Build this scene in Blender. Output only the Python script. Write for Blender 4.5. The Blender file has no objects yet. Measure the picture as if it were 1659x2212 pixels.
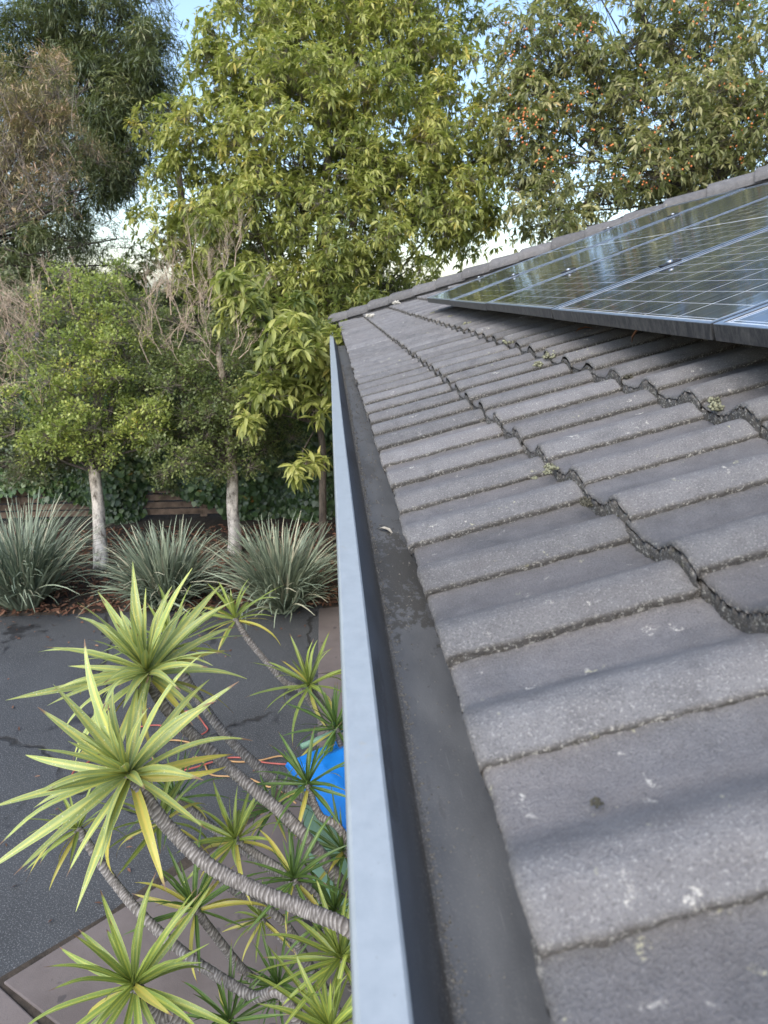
import bpy, bmesh, math, random
import numpy as np
from mathutils import Vector, Matrix, noise as mnoise
random.seed(7)
rng = np.random.default_rng(11)
sc = bpy.context.scene
R = math.radians

# ------------------------------------------------------------------ camera
CAMZ = 3.05
F, YAW, PIT, ROL = 1404.65, .0831, .3296, .0057      # focal length in units of a 1659 x 2212 picture
cy, sy = math.cos(YAW), math.sin(YAW)
FW = np.array([sy*math.cos(PIT), cy*math.cos(PIT), -math.sin(PIT)])
RT0 = np.array([cy, -sy, 0.0]); UP0 = np.cross(RT0, FW)
RT = RT0*math.cos(ROL)+UP0*math.sin(ROL); UP = -RT0*math.sin(ROL)+UP0*math.cos(ROL)
CAM = np.array([0, 0, CAMZ])
cd = bpy.data.cameras.new('camera'); cam = bpy.data.objects.new('camera', cd)
sc.collection.objects.link(cam); sc.camera = cam
m = Matrix(((RT[0], UP[0], -FW[0], 0), (RT[1], UP[1], -FW[1], 0), (RT[2], UP[2], -FW[2], CAMZ), (0, 0, 0, 1)))
cam.matrix_world = m
cd.sensor_fit = 'VERTICAL'; cd.sensor_height = 36; cd.lens = 36*F/2212
cd.clip_start = .02; cd.clip_end = 2000
cd.dof.use_dof = True; cd.dof.focus_distance = 1.9; cd.dof.aperture_fstop = cd.lens/3.4

# ------------------------------------------------------------------ world, sun, exposure
SUN_EL, SUN_AZ = R(47), R(212)          # the sun stands behind the camera, to the left
w = bpy.data.worlds.new('World'); sc.world = w; w.use_nodes = True
nt = w.node_tree; bg = nt.nodes['Background']; bg.inputs[1].default_value = .15
sky = nt.nodes.new('ShaderNodeTexSky'); sky.sky_type = 'NISHITA'; sky.sun_disc = False
sky.sun_elevation = SUN_EL; sky.sun_rotation = SUN_AZ
sky.air_density = 1.0; sky.dust_density = 1.5; sky.ozone_density = 1.0
nt.links.new(sky.outputs[0], bg.inputs[0])
sl = bpy.data.lights.new('sun', 'SUN'); sl.energy = 1.35; sl.angle = R(55); sl.color = (1, .95, .86)
so = bpy.data.objects.new('sun', sl); sc.collection.objects.link(so)
sd = Vector((math.sin(SUN_AZ)*math.cos(SUN_EL), math.cos(SUN_AZ)*math.cos(SUN_EL), math.sin(SUN_EL)))
so.rotation_euler = sd.to_track_quat('Z', 'Y').to_euler()
sc.view_settings.view_transform = 'Standard'; sc.view_settings.look = 'None'
sc.view_settings.gamma = 1; sc.view_settings.use_curve_mapping = False
sc.view_settings.exposure = 1.25

# ------------------------------------------------------------------ helpers
def at(px, py, d):                       # a point d metres along the view axis, seen at px,py
    return CAM + d*(FW+RT*(px-829.5)/F+UP*(1106-py)/F)
def ongr(px, py, z=0):
    r = FW+RT*(px-829.5)/F+UP*(1106-py)/F
    return CAM + r*((z-CAMZ)/r[2])

def link(o, parent=None, wl=None):
    sc.collection.objects.link(o)
    if parent is not None:
        o.parent = parent
        p = parent
        while p is not None and p.type != 'EMPTY': p = p.parent
        if parent.type == 'EMPTY': o.matrix_parent_inverse = Matrix.Translation(-parent.location)
    return o
def tag(o, label=None, cat=None, group=None, kind=None):
    if label: o['label'] = label
    if cat: o['category'] = cat
    if group: o['group'] = group
    if kind: o['kind'] = kind
    return o
def empty(name, loc):
    o = bpy.data.objects.new(name, None); o.location = Vector(loc); o.empty_display_size = .1
    sc.collection.objects.link(o); return o

def npmesh(name, V, Fs, mats, smooth=True, attrs=None, mi=None):
    """Fs : array (m,k) or list of such arrays"""
    if not isinstance(Fs, list): Fs = [Fs]
    me = bpy.data.meshes.new(name)
    V = np.asarray(V, dtype=np.float32)
    me.vertices.add(len(V)); me.vertices.foreach_set('co', V.ravel())
    loops = np.concatenate([f.ravel() for f in Fs]).astype(np.int32)
    tot = np.concatenate([np.full(len(f), f.shape[1]) for f in Fs])
    st = np.concatenate([[0], np.cumsum(tot)[:-1]]).astype(np.int32)
    me.loops.add(len(loops)); me.loops.foreach_set('vertex_index', loops)
    me.polygons.add(len(tot)); me.polygons.foreach_set('loop_start', st)
    if mi is not None: me.polygons.foreach_set('material_index', np.asarray(mi, dtype=np.int32))
    me.update(calc_edges=True)
    me.polygons.foreach_set('use_smooth', np.full(len(tot), smooth))
    for k, a in (attrs or {}).items():
        at_ = me.attributes.new(k, 'FLOAT', 'POINT'); at_.data.foreach_set('value', np.asarray(a, dtype=np.float32))
    for m_ in (mats if isinstance(mats, list) else [mats]): me.materials.append(m_)
    return me
def obj(name, me, parent=None):
    return link(bpy.data.objects.new(name, me), parent)

class MB:
    def __init__(s): s.V = []; s.Q = []; s.T = []; s.n = 0; s.A = {}
    def add(s, V, Q=None, T=None, **at_):
        V = np.asarray(V, float)
        if Q is not None and len(Q): s.Q.append(np.asarray(Q)+s.n)
        if T is not None and len(T): s.T.append(np.asarray(T)+s.n)
        s.V.append(V); s.n += len(V)
        for k, a in at_.items(): s.A.setdefault(k, []).append(np.broadcast_to(a, (len(V),)))
    def box(s, c, d, M=None):
        c = np.array(c); d = np.array(d)/2
        P = np.array([[i, j, k] for i in (-1, 1) for j in (-1, 1) for k in (-1, 1)])*d+c
        if M is not None: P = P@np.array(M)[:3, :3].T+np.array(M)[:3, 3]
        s.add(P, [[0, 1, 3, 2], [4, 6, 7, 5], [0, 4, 5, 1], [2, 3, 7, 6], [0, 2, 6, 4], [1, 5, 7, 3]])
    def mesh(s, name, mats, smooth=True):
        Fs = []
        if s.Q: Fs.append(np.concatenate(s.Q))
        if s.T: Fs.append(np.concatenate(s.T))
        at_ = {k: np.concatenate(a) for k, a in s.A.items()}
        return npmesh(name, np.concatenate(s.V), Fs, mats, smooth, at_)

def norm(v): return v/np.maximum(np.linalg.norm(v, axis=-1, keepdims=True), 1e-9)
def catmull(P, n):
    P = np.asarray(P, float); Q = np.vstack([2*P[0]-P[1], P, 2*P[-1]-P[-2]]); out = []
    for i in range(1, len(Q)-2):
        t = np.linspace(0, 1, n, endpoint=False)[:, None]
        a, b, c, d = Q[i-1], Q[i], Q[i+1], Q[i+2]
        out.append(.5*((2*b)+(-a+c)*t+(2*a-5*b+4*c-d)*t**2+(-a+3*b-3*c+d)*t**3))
    out.append(P[-1:]); return np.vstack(out)
def tube(mb, P, r, sides=8, cap=True, rfun=None, **at_):
    P = np.asarray(P, float); n = len(P); r = np.broadcast_to(r, (n,))
    T = norm(np.gradient(P, axis=0)); a = np.cross(T[0], [0.3, .2, 1.0]); a = a/np.linalg.norm(a)
    V = []
    ang = np.arange(sides)*2*np.pi/sides
    for i in range(n):
        a = a-T[i]*np.dot(a, T[i]); a = a/np.linalg.norm(a); b = np.cross(T[i], a)
        rr = r[i] if rfun is None else rfun(i, ang)*r[i]
        V.append(P[i]+(np.cos(ang)*rr)[:, None]*a+(np.sin(ang)*rr)[:, None]*b)
    V = np.vstack(V)
    i = np.arange(n-1)[:, None]*sides; j = np.arange(sides)[None]; k = (j+1) % sides
    Q = np.stack([i+j, i+k, i+k+sides, i+j+sides], -1).reshape(-1, 4)
    T3 = []
    if cap:
        V = np.vstack([V, P[:1], P[-1:]]); e = n*sides
        for q in range(sides):
            T3.append([e, (q+1) % sides, q]); T3.append([e+1, (n-1)*sides+q, (n-1)*sides+(q+1) % sides])
    mb.add(V, Q, T3 if T3 else None, **at_)
def sticks(mb, A, B, ra, rb, sides=3, sag=.0):
    """many thin tapered twigs, two segments each"""
    A = np.asarray(A); B = np.asarray(B); n = len(A)
    if not n: return
    ra = np.broadcast_to(ra, (n,)); rb = np.broadcast_to(rb, (n,))
    L = np.linalg.norm(B-A, axis=1, keepdims=True)
    M_ = (A+B)/2+rng.normal(size=(n, 3))*L*.07+np.array([0, 0, -sag])*L
    T = norm(B-A); a = norm(np.cross(T, rng.normal(size=(n, 3)))); b = np.cross(T, a)
    ang = np.arange(sides)*2*np.pi/sides
    ring = np.cos(ang)[None, :, None]*a[:, None]+np.sin(ang)[None, :, None]*b[:, None]
    V = np.stack([A[:, None]+ring*ra[:, None, None], M_[:, None]+ring*((ra+rb)/2)[:, None, None], B[:, None]+ring*rb[:, None, None]], 1)
    V = V.reshape(-1, 3); base = (np.arange(n)*3*sides)[:, None, None]
    r_ = (np.arange(2)*sides)[None, :, None]; j = np.arange(sides)[None, None]; k = (j+1) % sides
    Q = np.stack([base+r_+j, base+r_+k, base+r_+k+sides, base+r_+j+sides], -1).reshape(-1, 4)
    mb.add(V, Q)
def leaf_t(rows, fold=.25, droop=.3, tipup=0):
    """rows: list of (t, halfwidth); unit length along +Y"""
    V = []
    for t, hw in rows:
        z = -droop*t*t+tipup*t; y = t*(1-.3*droop*t)
        V += [[-hw, y, z+fold*hw], [0, y, z], [hw, y, z+fold*hw]]
    Q = []
    for i in range(len(rows)-1):
        a = i*3; Q += [[a, a+1, a+4, a+3], [a+1, a+2, a+5, a+4]]
    return np.array(V), np.array(Q)
def scatter(mb, tmpl, P, D, S, W=None, var=None, up=None):
    TV, TQ = tmpl; n = len(P); k = len(TV)
    y = norm(D); 
    u = np.array([0, 0, 1.0])+rng.normal(size=(n, 3))*.35 if up is None else up
    x = norm(np.cross(y, u)); z = np.cross(x, y)
    S = np.broadcast_to(S, (n,)); W = S if W is None else np.broadcast_to(W, (n,))
    V = (P[:, None]+x[:, None]*(TV[None, :, :1]*W[:, None, None])+y[:, None]*(TV[None, :, 1:2]*S[:, None, None])
         + z[:, None]*(TV[None, :, 2:]*S[:, None, None]))
    Q = (TQ[None]+(np.arange(n)*k)[:, None, None]).reshape(-1, TQ.shape[1])
    v = rng.random(n) if var is None else var
    mb.add(V.reshape(-1, 3), Q, var=np.repeat(v, k))

# ------------------------------------------------------------------ materials
class NT:
    def __init__(s, name):
        s.m = bpy.data.materials.new(name); s.m.use_nodes = True; s.t = s.m.node_tree
        s.b = s.t.nodes['Principled BSDF']; s.out = s.t.nodes['Material Output']
    def n(s, ty, **k):
        x = s.t.nodes.new('ShaderNode'+ty)
        for a, v in k.items():
            if a.startswith('i_'):
                key = a[2:]; x.inputs[int(key) if key.isdigit() else key.replace('_', ' ')].default_value = v
            else: setattr(x, a, v)
        return x
    def l(s, a, b): s.t.links.new(a, b)
    def coord(s, kind='Object', rand=False, scale=None):
        c = s.n('TexCoord').outputs[kind]
        if rand:
            oi = s.n('ObjectInfo'); a = s.n('VectorMath', operation='SCALE'); 
            cv = s.n('CombineXYZ'); mm = s.n('Math', operation='MULTIPLY', i_1=37.0)
            s.l(oi.outputs['Random'], mm.inputs[0])
            for q in range(3): s.l(mm.outputs[0], cv.inputs[q])
            ad = s.n('VectorMath', operation='ADD'); s.l(c, ad.inputs[0]); s.l(cv.outputs[0], ad.inputs[1]); c = ad.outputs[0]
        if scale:
            mp = s.n('Mapping'); mp.inputs['Scale'].default_value = scale; s.l(c, mp.inputs[0]); c = mp.outputs[0]
        return c
    def noise(s, c, scale, detail=4, rough=.6, dist=0):
        x = s.n('TexNoise', i_Scale=scale, i_Detail=detail, i_Roughness=rough, i_Distortion=dist); s.l(c, x.inputs['Vector']); return x.outputs['Fac']
    def ramp(s, f, stops, interp='LINEAR'):
        r = s.n('ValToRGB'); e = r.color_ramp; e.interpolation = interp
        while len(e.elements) < len(stops): e.elements.new(.5)
        for el, (p, c) in zip(e.elements, stops):
            el.position = p; el.color = (*c, 1) if isinstance(c, tuple) else (c, c, c, 1)
        s.l(f, r.inputs[0]); return r.outputs[0]
    def mix(s, f, a, b, mode='MIX'):
        x = s.n('Mix', data_type='RGBA', blend_type=mode)
        for sock, v in ((x.inputs[0], f), (x.inputs[6], a), (x.inputs[7], b)):
            if hasattr(v, 'links'): s.l(v, sock)
            else: sock.default_value = (*v, 1) if isinstance(v, tuple) else v
        return x.outputs[2]
    def math(s, op, a, b=None, clamp=False):
        x = s.n('Math', operation=op, use_clamp=clamp)
        for i, v in enumerate((a, b)):
            if v is None: continue
            if hasattr(v, 'links'): s.l(v, x.inputs[i])
            else: x.inputs[i].default_value = v
        return x.outputs[0]
    def attr(s, name): return s.n('Attribute', attribute_name=name).outputs['Fac']
    def bump(s, h, strength=.5, dist=.01, prev=None):
        x = s.n('Bump', i_Strength=strength, i_Distance=dist); s.l(h, x.inputs['Height'])
        if prev is not None: s.l(prev, x.inputs['Normal'])
        s.l(x.outputs[0], s.b.inputs['Normal']); return x.outputs[0]
    def set(s, **k):
        for a, v in k.items():
            sock = s.b.inputs[a.replace('_', ' ')]
            if hasattr(v, 'links'): s.l(v, sock)
            else: sock.default_value = (*v, 1) if isinstance(v, tuple) else v
        return s.m

def simple(name, col, rough=.7, metal=0, nscale=20, amt=.25, bumpd=.002, rand=False):
    t = NT(name); c = t.coord(rand=rand)
    n = t.noise(c, nscale, 5)
    a = tuple(x*(1-amt) for x in col); b = tuple(min(1, x*(1+amt)) for x in col)
    t.bump(t.noise(c, nscale*4, 4), .4, bumpd)
    return t.set(Base_Color=t.ramp(n, [(.3, a), (.7, b)]), Roughness=rough, Metallic=metal)

def leafmat(name, stops, rough=.42, trans=.3, spec=.5):
    t = NT(name); v = t.attr('var')
    geo = t.n('NewGeometry'); n = t.noise(geo.outputs['Position'], 2.2, 2)
    f = t.math('ADD', t.math('MULTIPLY', v, .72), t.math('MULTIPLY', t.math('SUBTRACT', n, .36), .85), clamp=True)
    col = t.ramp(f, stops)
    t.set(Base_Color=col, Roughness=rough, Specular_IOR_Level=spec)
    tr = t.n('BsdfTranslucent'); t.l(t.mix(.55, col, (.32, .42, .05), 'MIX'), tr.inputs[0])
    mx = t.n('MixShader', i_0=trans); t.l(t.b.outputs[0], mx.inputs[1]); t.l(tr.outputs[0], mx.inputs[2]); t.l(mx.outputs[0], t.out.inputs[0])
    return t.m
M = {}
M['pitto'] = leafmat('pittosporum leaf', [(.0, (.07, .105, .035)), (.3, (.21, .24, .07)), (.6, (.39, .41, .115)), (.85, (.55, .54, .17)), (.97, (.7, .54, .13))], trans=.42)
M['berryleaf'] = leafmat('berry tree leaf', [(.0, (.08, .09, .045)), (.4, (.23, .24, .11)), (.7, (.38, .37, .17)), (.9, (.52, .47, .23)), (1, (.64, .45, .18))], trans=.42)
M['acacia'] = leafmat('acacia leaf', [(0, (.055, .075, .045)), (.5, (.14, .17, .085)), (.85, (.24, .26, .12)), (1, (.34, .31, .16))], trans=.2)
M['acacia_brown'] = leafmat('dry acacia leaf', [(0, (.14, .14, .06)), (.4, (.32, .28, .14)), (.75, (.5, .34, .22)), (1, (.6, .38, .27))], trans=.2)
M['box'] = leafmat('small hedge leaf', [(0, (.07, .095, .04)), (.4, (.19, .23, .09)), (.7, (.33, .37, .13)), (.9, (.44, .45, .17)), (1, (.6, .46, .15))], trans=.4)
M['lime'] = leafmat('lime hedge leaf', [(0, (.11, .15, .05)), (.35, (.28, .34, .09)), (.7, (.42, .47, .12)), (.9, (.58, .56, .14)), (1, (.85, .55, .1))], trans=.4)
M['darkbox'] = leafmat('dark hedge leaf', [(0, (.06, .075, .04)), (.5, (.14, .165, .08)), (.85, (.25, .27, .13)), (1, (.4, .36, .2))])
M['ivy'] = leafmat('ivy leaf', [(0, (.03, .055, .025)), (.6, (.06, .115, .04)), (.9, (.13, .2, .06)), (1, (.35, .17, .05))], trans=.12, rough=.35)
M['weed'] = leafmat('weed leaf', [(0, (.08, .16, .03)), (1, (.16, .3, .05))])
def barkmat(name, c1, c2, sc_=(8, 8, 2)):
    t = NT(name); c = t.coord(scale=sc_); n = t.noise(c, 3, 8, .7); n2 = t.noise(c, 14, 4)
    t.bump(t.math('ADD', n, n2), .8, .02)
    return t.set(Base_Color=t.ramp(n, [(.35, c1), (.62, c2)]), Roughness=.9)
M['bark'] = barkmat('brown bark', (.05, .04, .032), (.14, .115, .09))
M['darkbark'] = barkmat('dark bark', (.025, .02, .017), (.075, .06, .05))
M['twig'] = barkmat('pale twig', (.2, .165, .13), (.34, .28, .23))
M['deadtwig'] = barkmat('dead twig', (.4, .29, .2), (.66, .52, .39))
def paletrunk():
    t = NT('pale trunk bark'); c = t.coord(scale=(1, 1, .5)); n = t.noise(c, 16, 8, .75); n2 = t.noise(c, 6, 3)
    geo = t.n('NewGeometry'); sp = t.n('SeparateXYZ'); t.l(geo.outputs['Position'], sp.inputs[0])
    h = t.math('MULTIPLY', t.math('SUBTRACT', sp.outputs[2], .25), 1.0, clamp=True)
    col = t.ramp(n, [(.36, (.1, .085, .07)), (.5, (.68, .65, .6)), (.66, (.85, .83, .79))])
    col2 = t.ramp(n, [(.4, (.09, .065, .04)), (.62, (.62, .52, .4))])
    t.bump(n, .8, .012)
    return t.set(Base_Color=t.mix(t.math('MULTIPLY', h, 1.1, clamp=True), col, col2), Roughness=.85)
M['paletrunk'] = paletrunk()
def tilemat():
    t = NT('weathered concrete tile'); c = t.coord(rand=True)
    oi = t.n('ObjectInfo')
    big = t.noise(c, 5, 3); mid = t.noise(c, 22, 5, .65); fine = t.noise(c, 520, 2, .6); grit = t.noise(c, 330, 3, .7)
    base = t.ramp(mid, [(.3, (.102, .100, .102)), (.55, (.142, .139, .142)), (.75, (.177, .173, .173))])
    base = t.mix(t.ramp(big, [(.4, 0.), (.65, .55)]), base, (.168, .155, .15))
    roll = t.attr('roll'); dirt = t.attr('dirt')
    worn = t.math('MULTIPLY', roll, t.ramp(mid, [(.3, .1), (.65, .6)]))
    base = t.mix(worn, base, (.188, .184, .182))
    base = t.mix(t.ramp(fine, [(.36, .55), (.47, 0.)]), base, (.06, .056, .055))
    base = t.mix(t.math('MULTIPLY', t.ramp(grit, [(.57, 0.), (.64, 1.)]), t.math('ADD', .13, t.math('MULTIPLY', roll, .22))), base, (.5, .49, .46))
    # lichen patches with ragged grains
    lm = t.ramp(t.noise(c, 26, 2, .5, .6), [(.67, 0.), (.715, .9)])
    lg = t.ramp(t.noise(c, 150, 4, .8), [(.5, 0.), (.6, 1.)])
    base = t.mix(t.math('MULTIPLY', t.math('MULTIPLY', lm, lg), .75), base, (.6, .57, .5))
    lm2 = t.ramp(t.noise(c, 31, 2, .5, .8), [(.70, 0.), (.73, 1.)])
    base = t.mix(t.math('MULTIPLY', lm2, lg), base, (.42, .4, .27))
    em = t.math('MULTIPLY', dirt, t.ramp(t.noise(c, 70, 4, .7), [(.3, 1.), (.62, .6)]), clamp=True)
    base = t.mix(t.math('MULTIPLY', em, .9), base, (.062, .054, .042))
    el = t.math('MULTIPLY', dirt, t.ramp(t.noise(c, 190, 3, .8), [(.56, 0.), (.62, 1.)]), clamp=True)
    base = t.mix(t.math('MULTIPLY', el, .7), base, (.5, .48, .42))
    hv = t.n('HueSaturation'); t.l(base, hv.inputs['Color']); t.l(t.math('ADD', .80, t.math('MULTIPLY', oi.outputs['Random'], .36)), hv.inputs['Value'])
    h = t.math('ADD', t.math('MULTIPLY', fine, .5), t.math('ADD', grit, t.math('MULTIPLY', mid, 1.5)))
    t.bump(h, .75, .0035)
    return t.set(Base_Color=hv.outputs[0], Roughness=.82, Specular_IOR_Level=.35)
M['tile'] = tilemat()
def lipmat():
    t = NT('sky tinted gutter lip'); c = t.coord(); n = t.noise(c, 45, 6, .7); s_ = t.noise(t.coord(scale=(30, 3, 30)), 3, 4)
    col = t.ramp(n, [(.3, (.32, .355, .37)), (.7, (.37, .405, .42))])  # pale blue sky reflection on galvanised metal, put into the base colour
    st = t.ramp(t.noise(c, 8, 6, .75), [(.64, 0.), (.72, .6)])
    col = t.mix(t.math('MULTIPLY', st, t.ramp(t.noise(c, 130, 3, .7), [(.5, 0.), (.6, 1.)])), col, (.4, .36, .28))
    col = t.mix(t.ramp(t.noise(c, 260, 2, .5), [(.7, 0.), (.74, .5)]), col, (.22, .22, .2))
    col = t.mix(t.ramp(t.noise(t.coord(scale=(1, .3, 1)), 22, 6, .75), [(.5, 0.), (.7, .35)]), col, (.28, .3, .31))
    t.bump(n, .15, .001)
    return t.set(Base_Color=col, Roughness=t.ramp(n, [(.3, .38), (.7, .55)]), Metallic=.15)
M['lip'] = lipmat()
def guttermat():
    t = NT('galvanised gutter with silt'); c = t.coord(); n = t.noise(t.coord(scale=(1, .35, 1)), 18, 6, .7); f = t.noise(c, 330, 3, .7)
    geo = t.n('TexCoord').outputs['Object']; sp = t.n('SeparateXYZ'); t.l(geo, sp.inputs[0])
    big = t.noise(t.coord(scale=(1, .25, 1)), 7, 6, .72)
    col = t.ramp(n, [(.3, (.115, .12, .125)), (.7, (.165, .172, .178))])
    # silt along the foot of the wall and wet dark patches
    edge = t.math('SUBTRACT', 1.0, t.math('MULTIPLY', t.math('ABSOLUTE', t.math('SUBTRACT', sp.outputs[0], .088)), 60.0), clamp=True)
    silt = t.math('MULTIPLY', t.math('POWER', edge, 2.0), t.ramp(t.noise(c, 60, 5, .8), [(.3, 0.), (.5, 1.)]))
    col = t.mix(t.ramp(big, [(.56, 0.), (.6, .8)]), col, (.1, .1, .1))
    py_ = t.math('SUBTRACT', 1.0, t.math('ABSOLUTE', t.math('DIVIDE', t.math('SUBTRACT', sp.outputs[1], 1.25), .5)), clamp=True)
    fx = t.math('GREATER_THAN', sp.outputs[0], .0885)
    pm = t.math('ADD', t.math('MULTIPLY', py_, .30), t.noise(t.coord(scale=(1, .6, 1)), 34, 6, .75))
    col = t.mix(t.math('MULTIPLY', fx, t.ramp(pm, [(.66, 0.), (.70, .85)])), col, (.075, .072, .065))
    col = t.mix(silt, col, (.105, .1, .09))
    col = t.mix(t.math('MULTIPLY', t.ramp(f, [(.58, 0.), (.66, 1.)]), t.math('ADD', t.math('MULTIPLY', edge, .95), t.ramp(big, [(.4, .05), (.6, .3)]))), col, (.4, .38, .34))
    scr = t.ramp(t.noise(t.coord(scale=(60, 1.2, 60)), 6, 2), [(.7, 0.), (.74, .3)])
    col = t.mix(scr, col, (.36, .37, .38))
    t.bump(t.math('ADD', f, n), .35, .0015)
    return t.set(Base_Color=col, Roughness=t.ramp(n, [(.3, .5), (.7, .72)]), Metallic=.25)
M['gutter'] = guttermat()
M['fascia'] = simple('brown fascia paint', (.12, .08, .06), .6)
M['render'] = simple('house wall render', (.4, .37, .32), .85)
M['mortar'] = simple('cream mortar', (.5, .47, .4), .9, nscale=60)
M['moss'] = simple('grey green moss', (.2, .2, .13), .95, nscale=120, amt=.7, bumpd=.004)
M['grit'] = simple('grey grit', (.16, .155, .14), .95, nscale=300, amt=.8)
M['moss2'] = simple('dark moss', (.07, .065, .045), .95, nscale=120, amt=.6, bumpd=.004)
def panelglass():
    t = NT('solar glass'); c = t.coord(); sp = t.n('SeparateXYZ'); t.l(c, sp.inputs[0])
    X, Y = sp.outputs[0], sp.outputs[1]          # x up the roof 0..2.04, y across 0..1.03 (object space)
    def lines(v, off, pitch, wd):
        f = t.math('FRACT', t.math('DIVIDE', t.math('SUBTRACT', v, off), pitch))
        return t.math('LESS_THAN', t.math('ABSOLUTE', t.math('SUBTRACT', f, .5)), wd/pitch/2)
    half = t.math('GREATER_THAN', X, 1.02)
    gy = lines(Y, .027+.1623/2, .1623, .005)                 # seams between the columns of cells
    gx = lines(X, .033+.0815/2, .0815, .004)
    bus = lines(Y, .027, .1623/3, .0014)
    fing = lines(X, .0, .0068, .0014)
    mid = t.math('LESS_THAN', t.math('ABSOLUTE', t.math('SUBTRACT', X, 1.02)), .007)
    inx = t.math('MULTIPLY', t.math('GREATER_THAN', X, .024), t.math('LESS_THAN', X, 2.016))
    iny = t.math('MULTIPLY', t.math('GREATER_THAN', Y, .02), t.math('LESS_THAN', Y, 1.008))
    n = t.noise(c, 3, 2)
    col = t.ramp(n, [(.3, (.010, .011, .015)), (.7, (.017, .016, .02))])
    col = t.mix(t.math('MULTIPLY', fing, .1), col, (.12, .12, .13))
    col = t.mix(t.math('MULTIPLY', bus, .35), col, (.4, .42, .45))
    col = t.mix(t.math('MULTIPLY', gx, .8), col, (.5, .52, .55))
    col = t.mix(t.math('MULTIPLY', gy, .9), col, (.62, .64, .67))
    col = t.mix(mid, col, (.75, .77, .8))
    col = t.mix(t.math('MULTIPLY', inx, iny), (.6, .62, .65), col)
    
    t.set(Base_Color=col, Roughness=.35, Coat_Weight=1.0, Coat_Roughness=.07, Coat_IOR=1.6, Specular_IOR_Level=.3)
    cb = t.n('Bump', i_Strength=.16, i_Distance=.012); t.l(t.noise(t.coord(scale=(.3, 1, 1)), 9, 2, .5), cb.inputs['Height']); t.l(cb.outputs[0], t.b.inputs['Coat Normal'])
    return t.m
M['glass'] = panelglass()
def framemat():
    t = NT('dark anodised frame'); c = t.coord(scale=(1, 1, .4)); n = t.noise(c, 60, 5, .75)
    t.bump(n, .1, .0008)
    return t.set(Base_Color=t.ramp(n, [(.42, (.045, .047, .052)), (.7, (.15, .147, .137))]), Roughness=.42, Metallic=.5)
M['frame'] = framemat()
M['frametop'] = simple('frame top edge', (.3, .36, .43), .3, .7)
M['alu'] = simple('bare aluminium', (.5, .52, .55), .35, .8)
M['black'] = simple('black plastic', (.015, .015, .016), .5)
def asphalt():
    t = NT('old asphalt'); c = t.coord(); f = t.noise(c, 130, 3, .7); n = t.noise(c, 1.1, 6, .6); m_ = t.noise(c, 6, 5, .6)
    col = t.ramp(n, [(.35, (.036, .039, .042)), (.7, (.058, .062, .066))])
    col = t.mix(t.ramp(f, [(.55, 0.), (.64, .9)]), col, (.2, .205, .21))
    col = t.mix(t.ramp(f, [(.3, .7), (.4, 0.)]), col, (.02, .02, .022))
    wet = t.ramp(t.noise(c, 1.5, 6, .7, .5), [(.585, 0.), (.64, .85)]); col = t.mix(wet, col, (.018, .018, .02))
    sp = t.ramp(t.noise(c, 34, 2, .5), [(.73, 0.), (.76, .8)]); col = t.mix(sp, col, (.16, .15, .13))
    # cracks
    nz = t.n('TexNoise', i_Scale=2.3, i_Detail=5.0); t.l(c, nz.inputs['Vector'])
    cm = t.mix(.3, c, nz.outputs['Color'])
    v = t.n('TexVoronoi', feature='DISTANCE_TO_EDGE', i_Scale=.55); t.l(cm, v.inputs['Vector'])
    cr = t.math('MULTIPLY', t.ramp(v.outputs['Distance'], [(.002, 1.), (.008, 0.)]), t.ramp(t.noise(c, 1.3, 3), [(.46, 0.), (.5, .95)])); col = t.mix(cr, col, (.015, .014, .013))
    h = t.math('SUBTRACT', t.math('ADD', f, t.math('MULTIPLY', m_, .6)), t.math('MULTIPLY', cr, 3.0)); t.bump(h, .6, .006)
    return t.set(Base_Color=col, Roughness=t.math('SUBTRACT', .85, t.math('MULTIPLY', wet, .35)))
M['asphalt'] = asphalt()
def concrete():
    t = NT('pinkish concrete'); c = t.coord(rand=True); f = t.noise(c, 170, 4, .7); n = t.noise(c, 2.5, 6, .65)
    col = t.ramp(n, [(.35, (.11, .092, .086)), (.7, (.165, .14, .132))])
    col = t.mix(t.ramp(f, [(.32, .4), (.42, 0.)]), col, (.08, .07, .07))
    col = t.mix(t.ramp(t.noise(c, 11, 2, .4), [(.7, 0.), (.73, .7)]), col, (.05, .045, .045))
    col = t.mix(t.math('MULTIPLY', t.ramp(t.noise(c, 5, 6, .8), [(.57, 0.), (.66, .5)]), t.ramp(f, [(.45, 0.), (.6, 1.)])), col, (.07, .065, .06))
    t.bump(t.math('ADD', f, n), .4, .004)
    return t.set(Base_Color=col, Roughness=.88)
M['concrete'] = concrete()
M['soil'] = simple('dark soil', (.045, .035, .026), .95, nscale=12, amt=.5, bumpd=.02)
M['mulch'] = leafmat('bark mulch', [(0, (.07, .03, .018)), (.5, (.16, .07, .04)), (1, (.3, .17, .1))], trans=0, rough=.8)
M['slat'] = simple('weathered brown slat', (.2, .14, .1), .85, nscale=9, amt=.5, rand=True)
M['white'] = simple('white paint', (.75, .76, .78), .5, amt=.05)
M['blue'] = simple('blue plastic lid', (.015, .25, .8), .35, amt=.08, bumpd=.0008)
M['green'] = simple('pale green bin plastic', (.2, .36, .25), .45, amt=.1, bumpd=.001)
M['redhose'] = simple('red cord rubber', (.38, .09, .07), .5)
M['orangehose'] = simple('orange cord rubber', (.38, .22, .09), .45)
M['berry'] = simple('orange berry', (.66, .22, .07), .4, amt=.4)
M['deadleaf'] = simple('dry brown leaf', (.3, .13, .06), .7, nscale=40)
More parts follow.
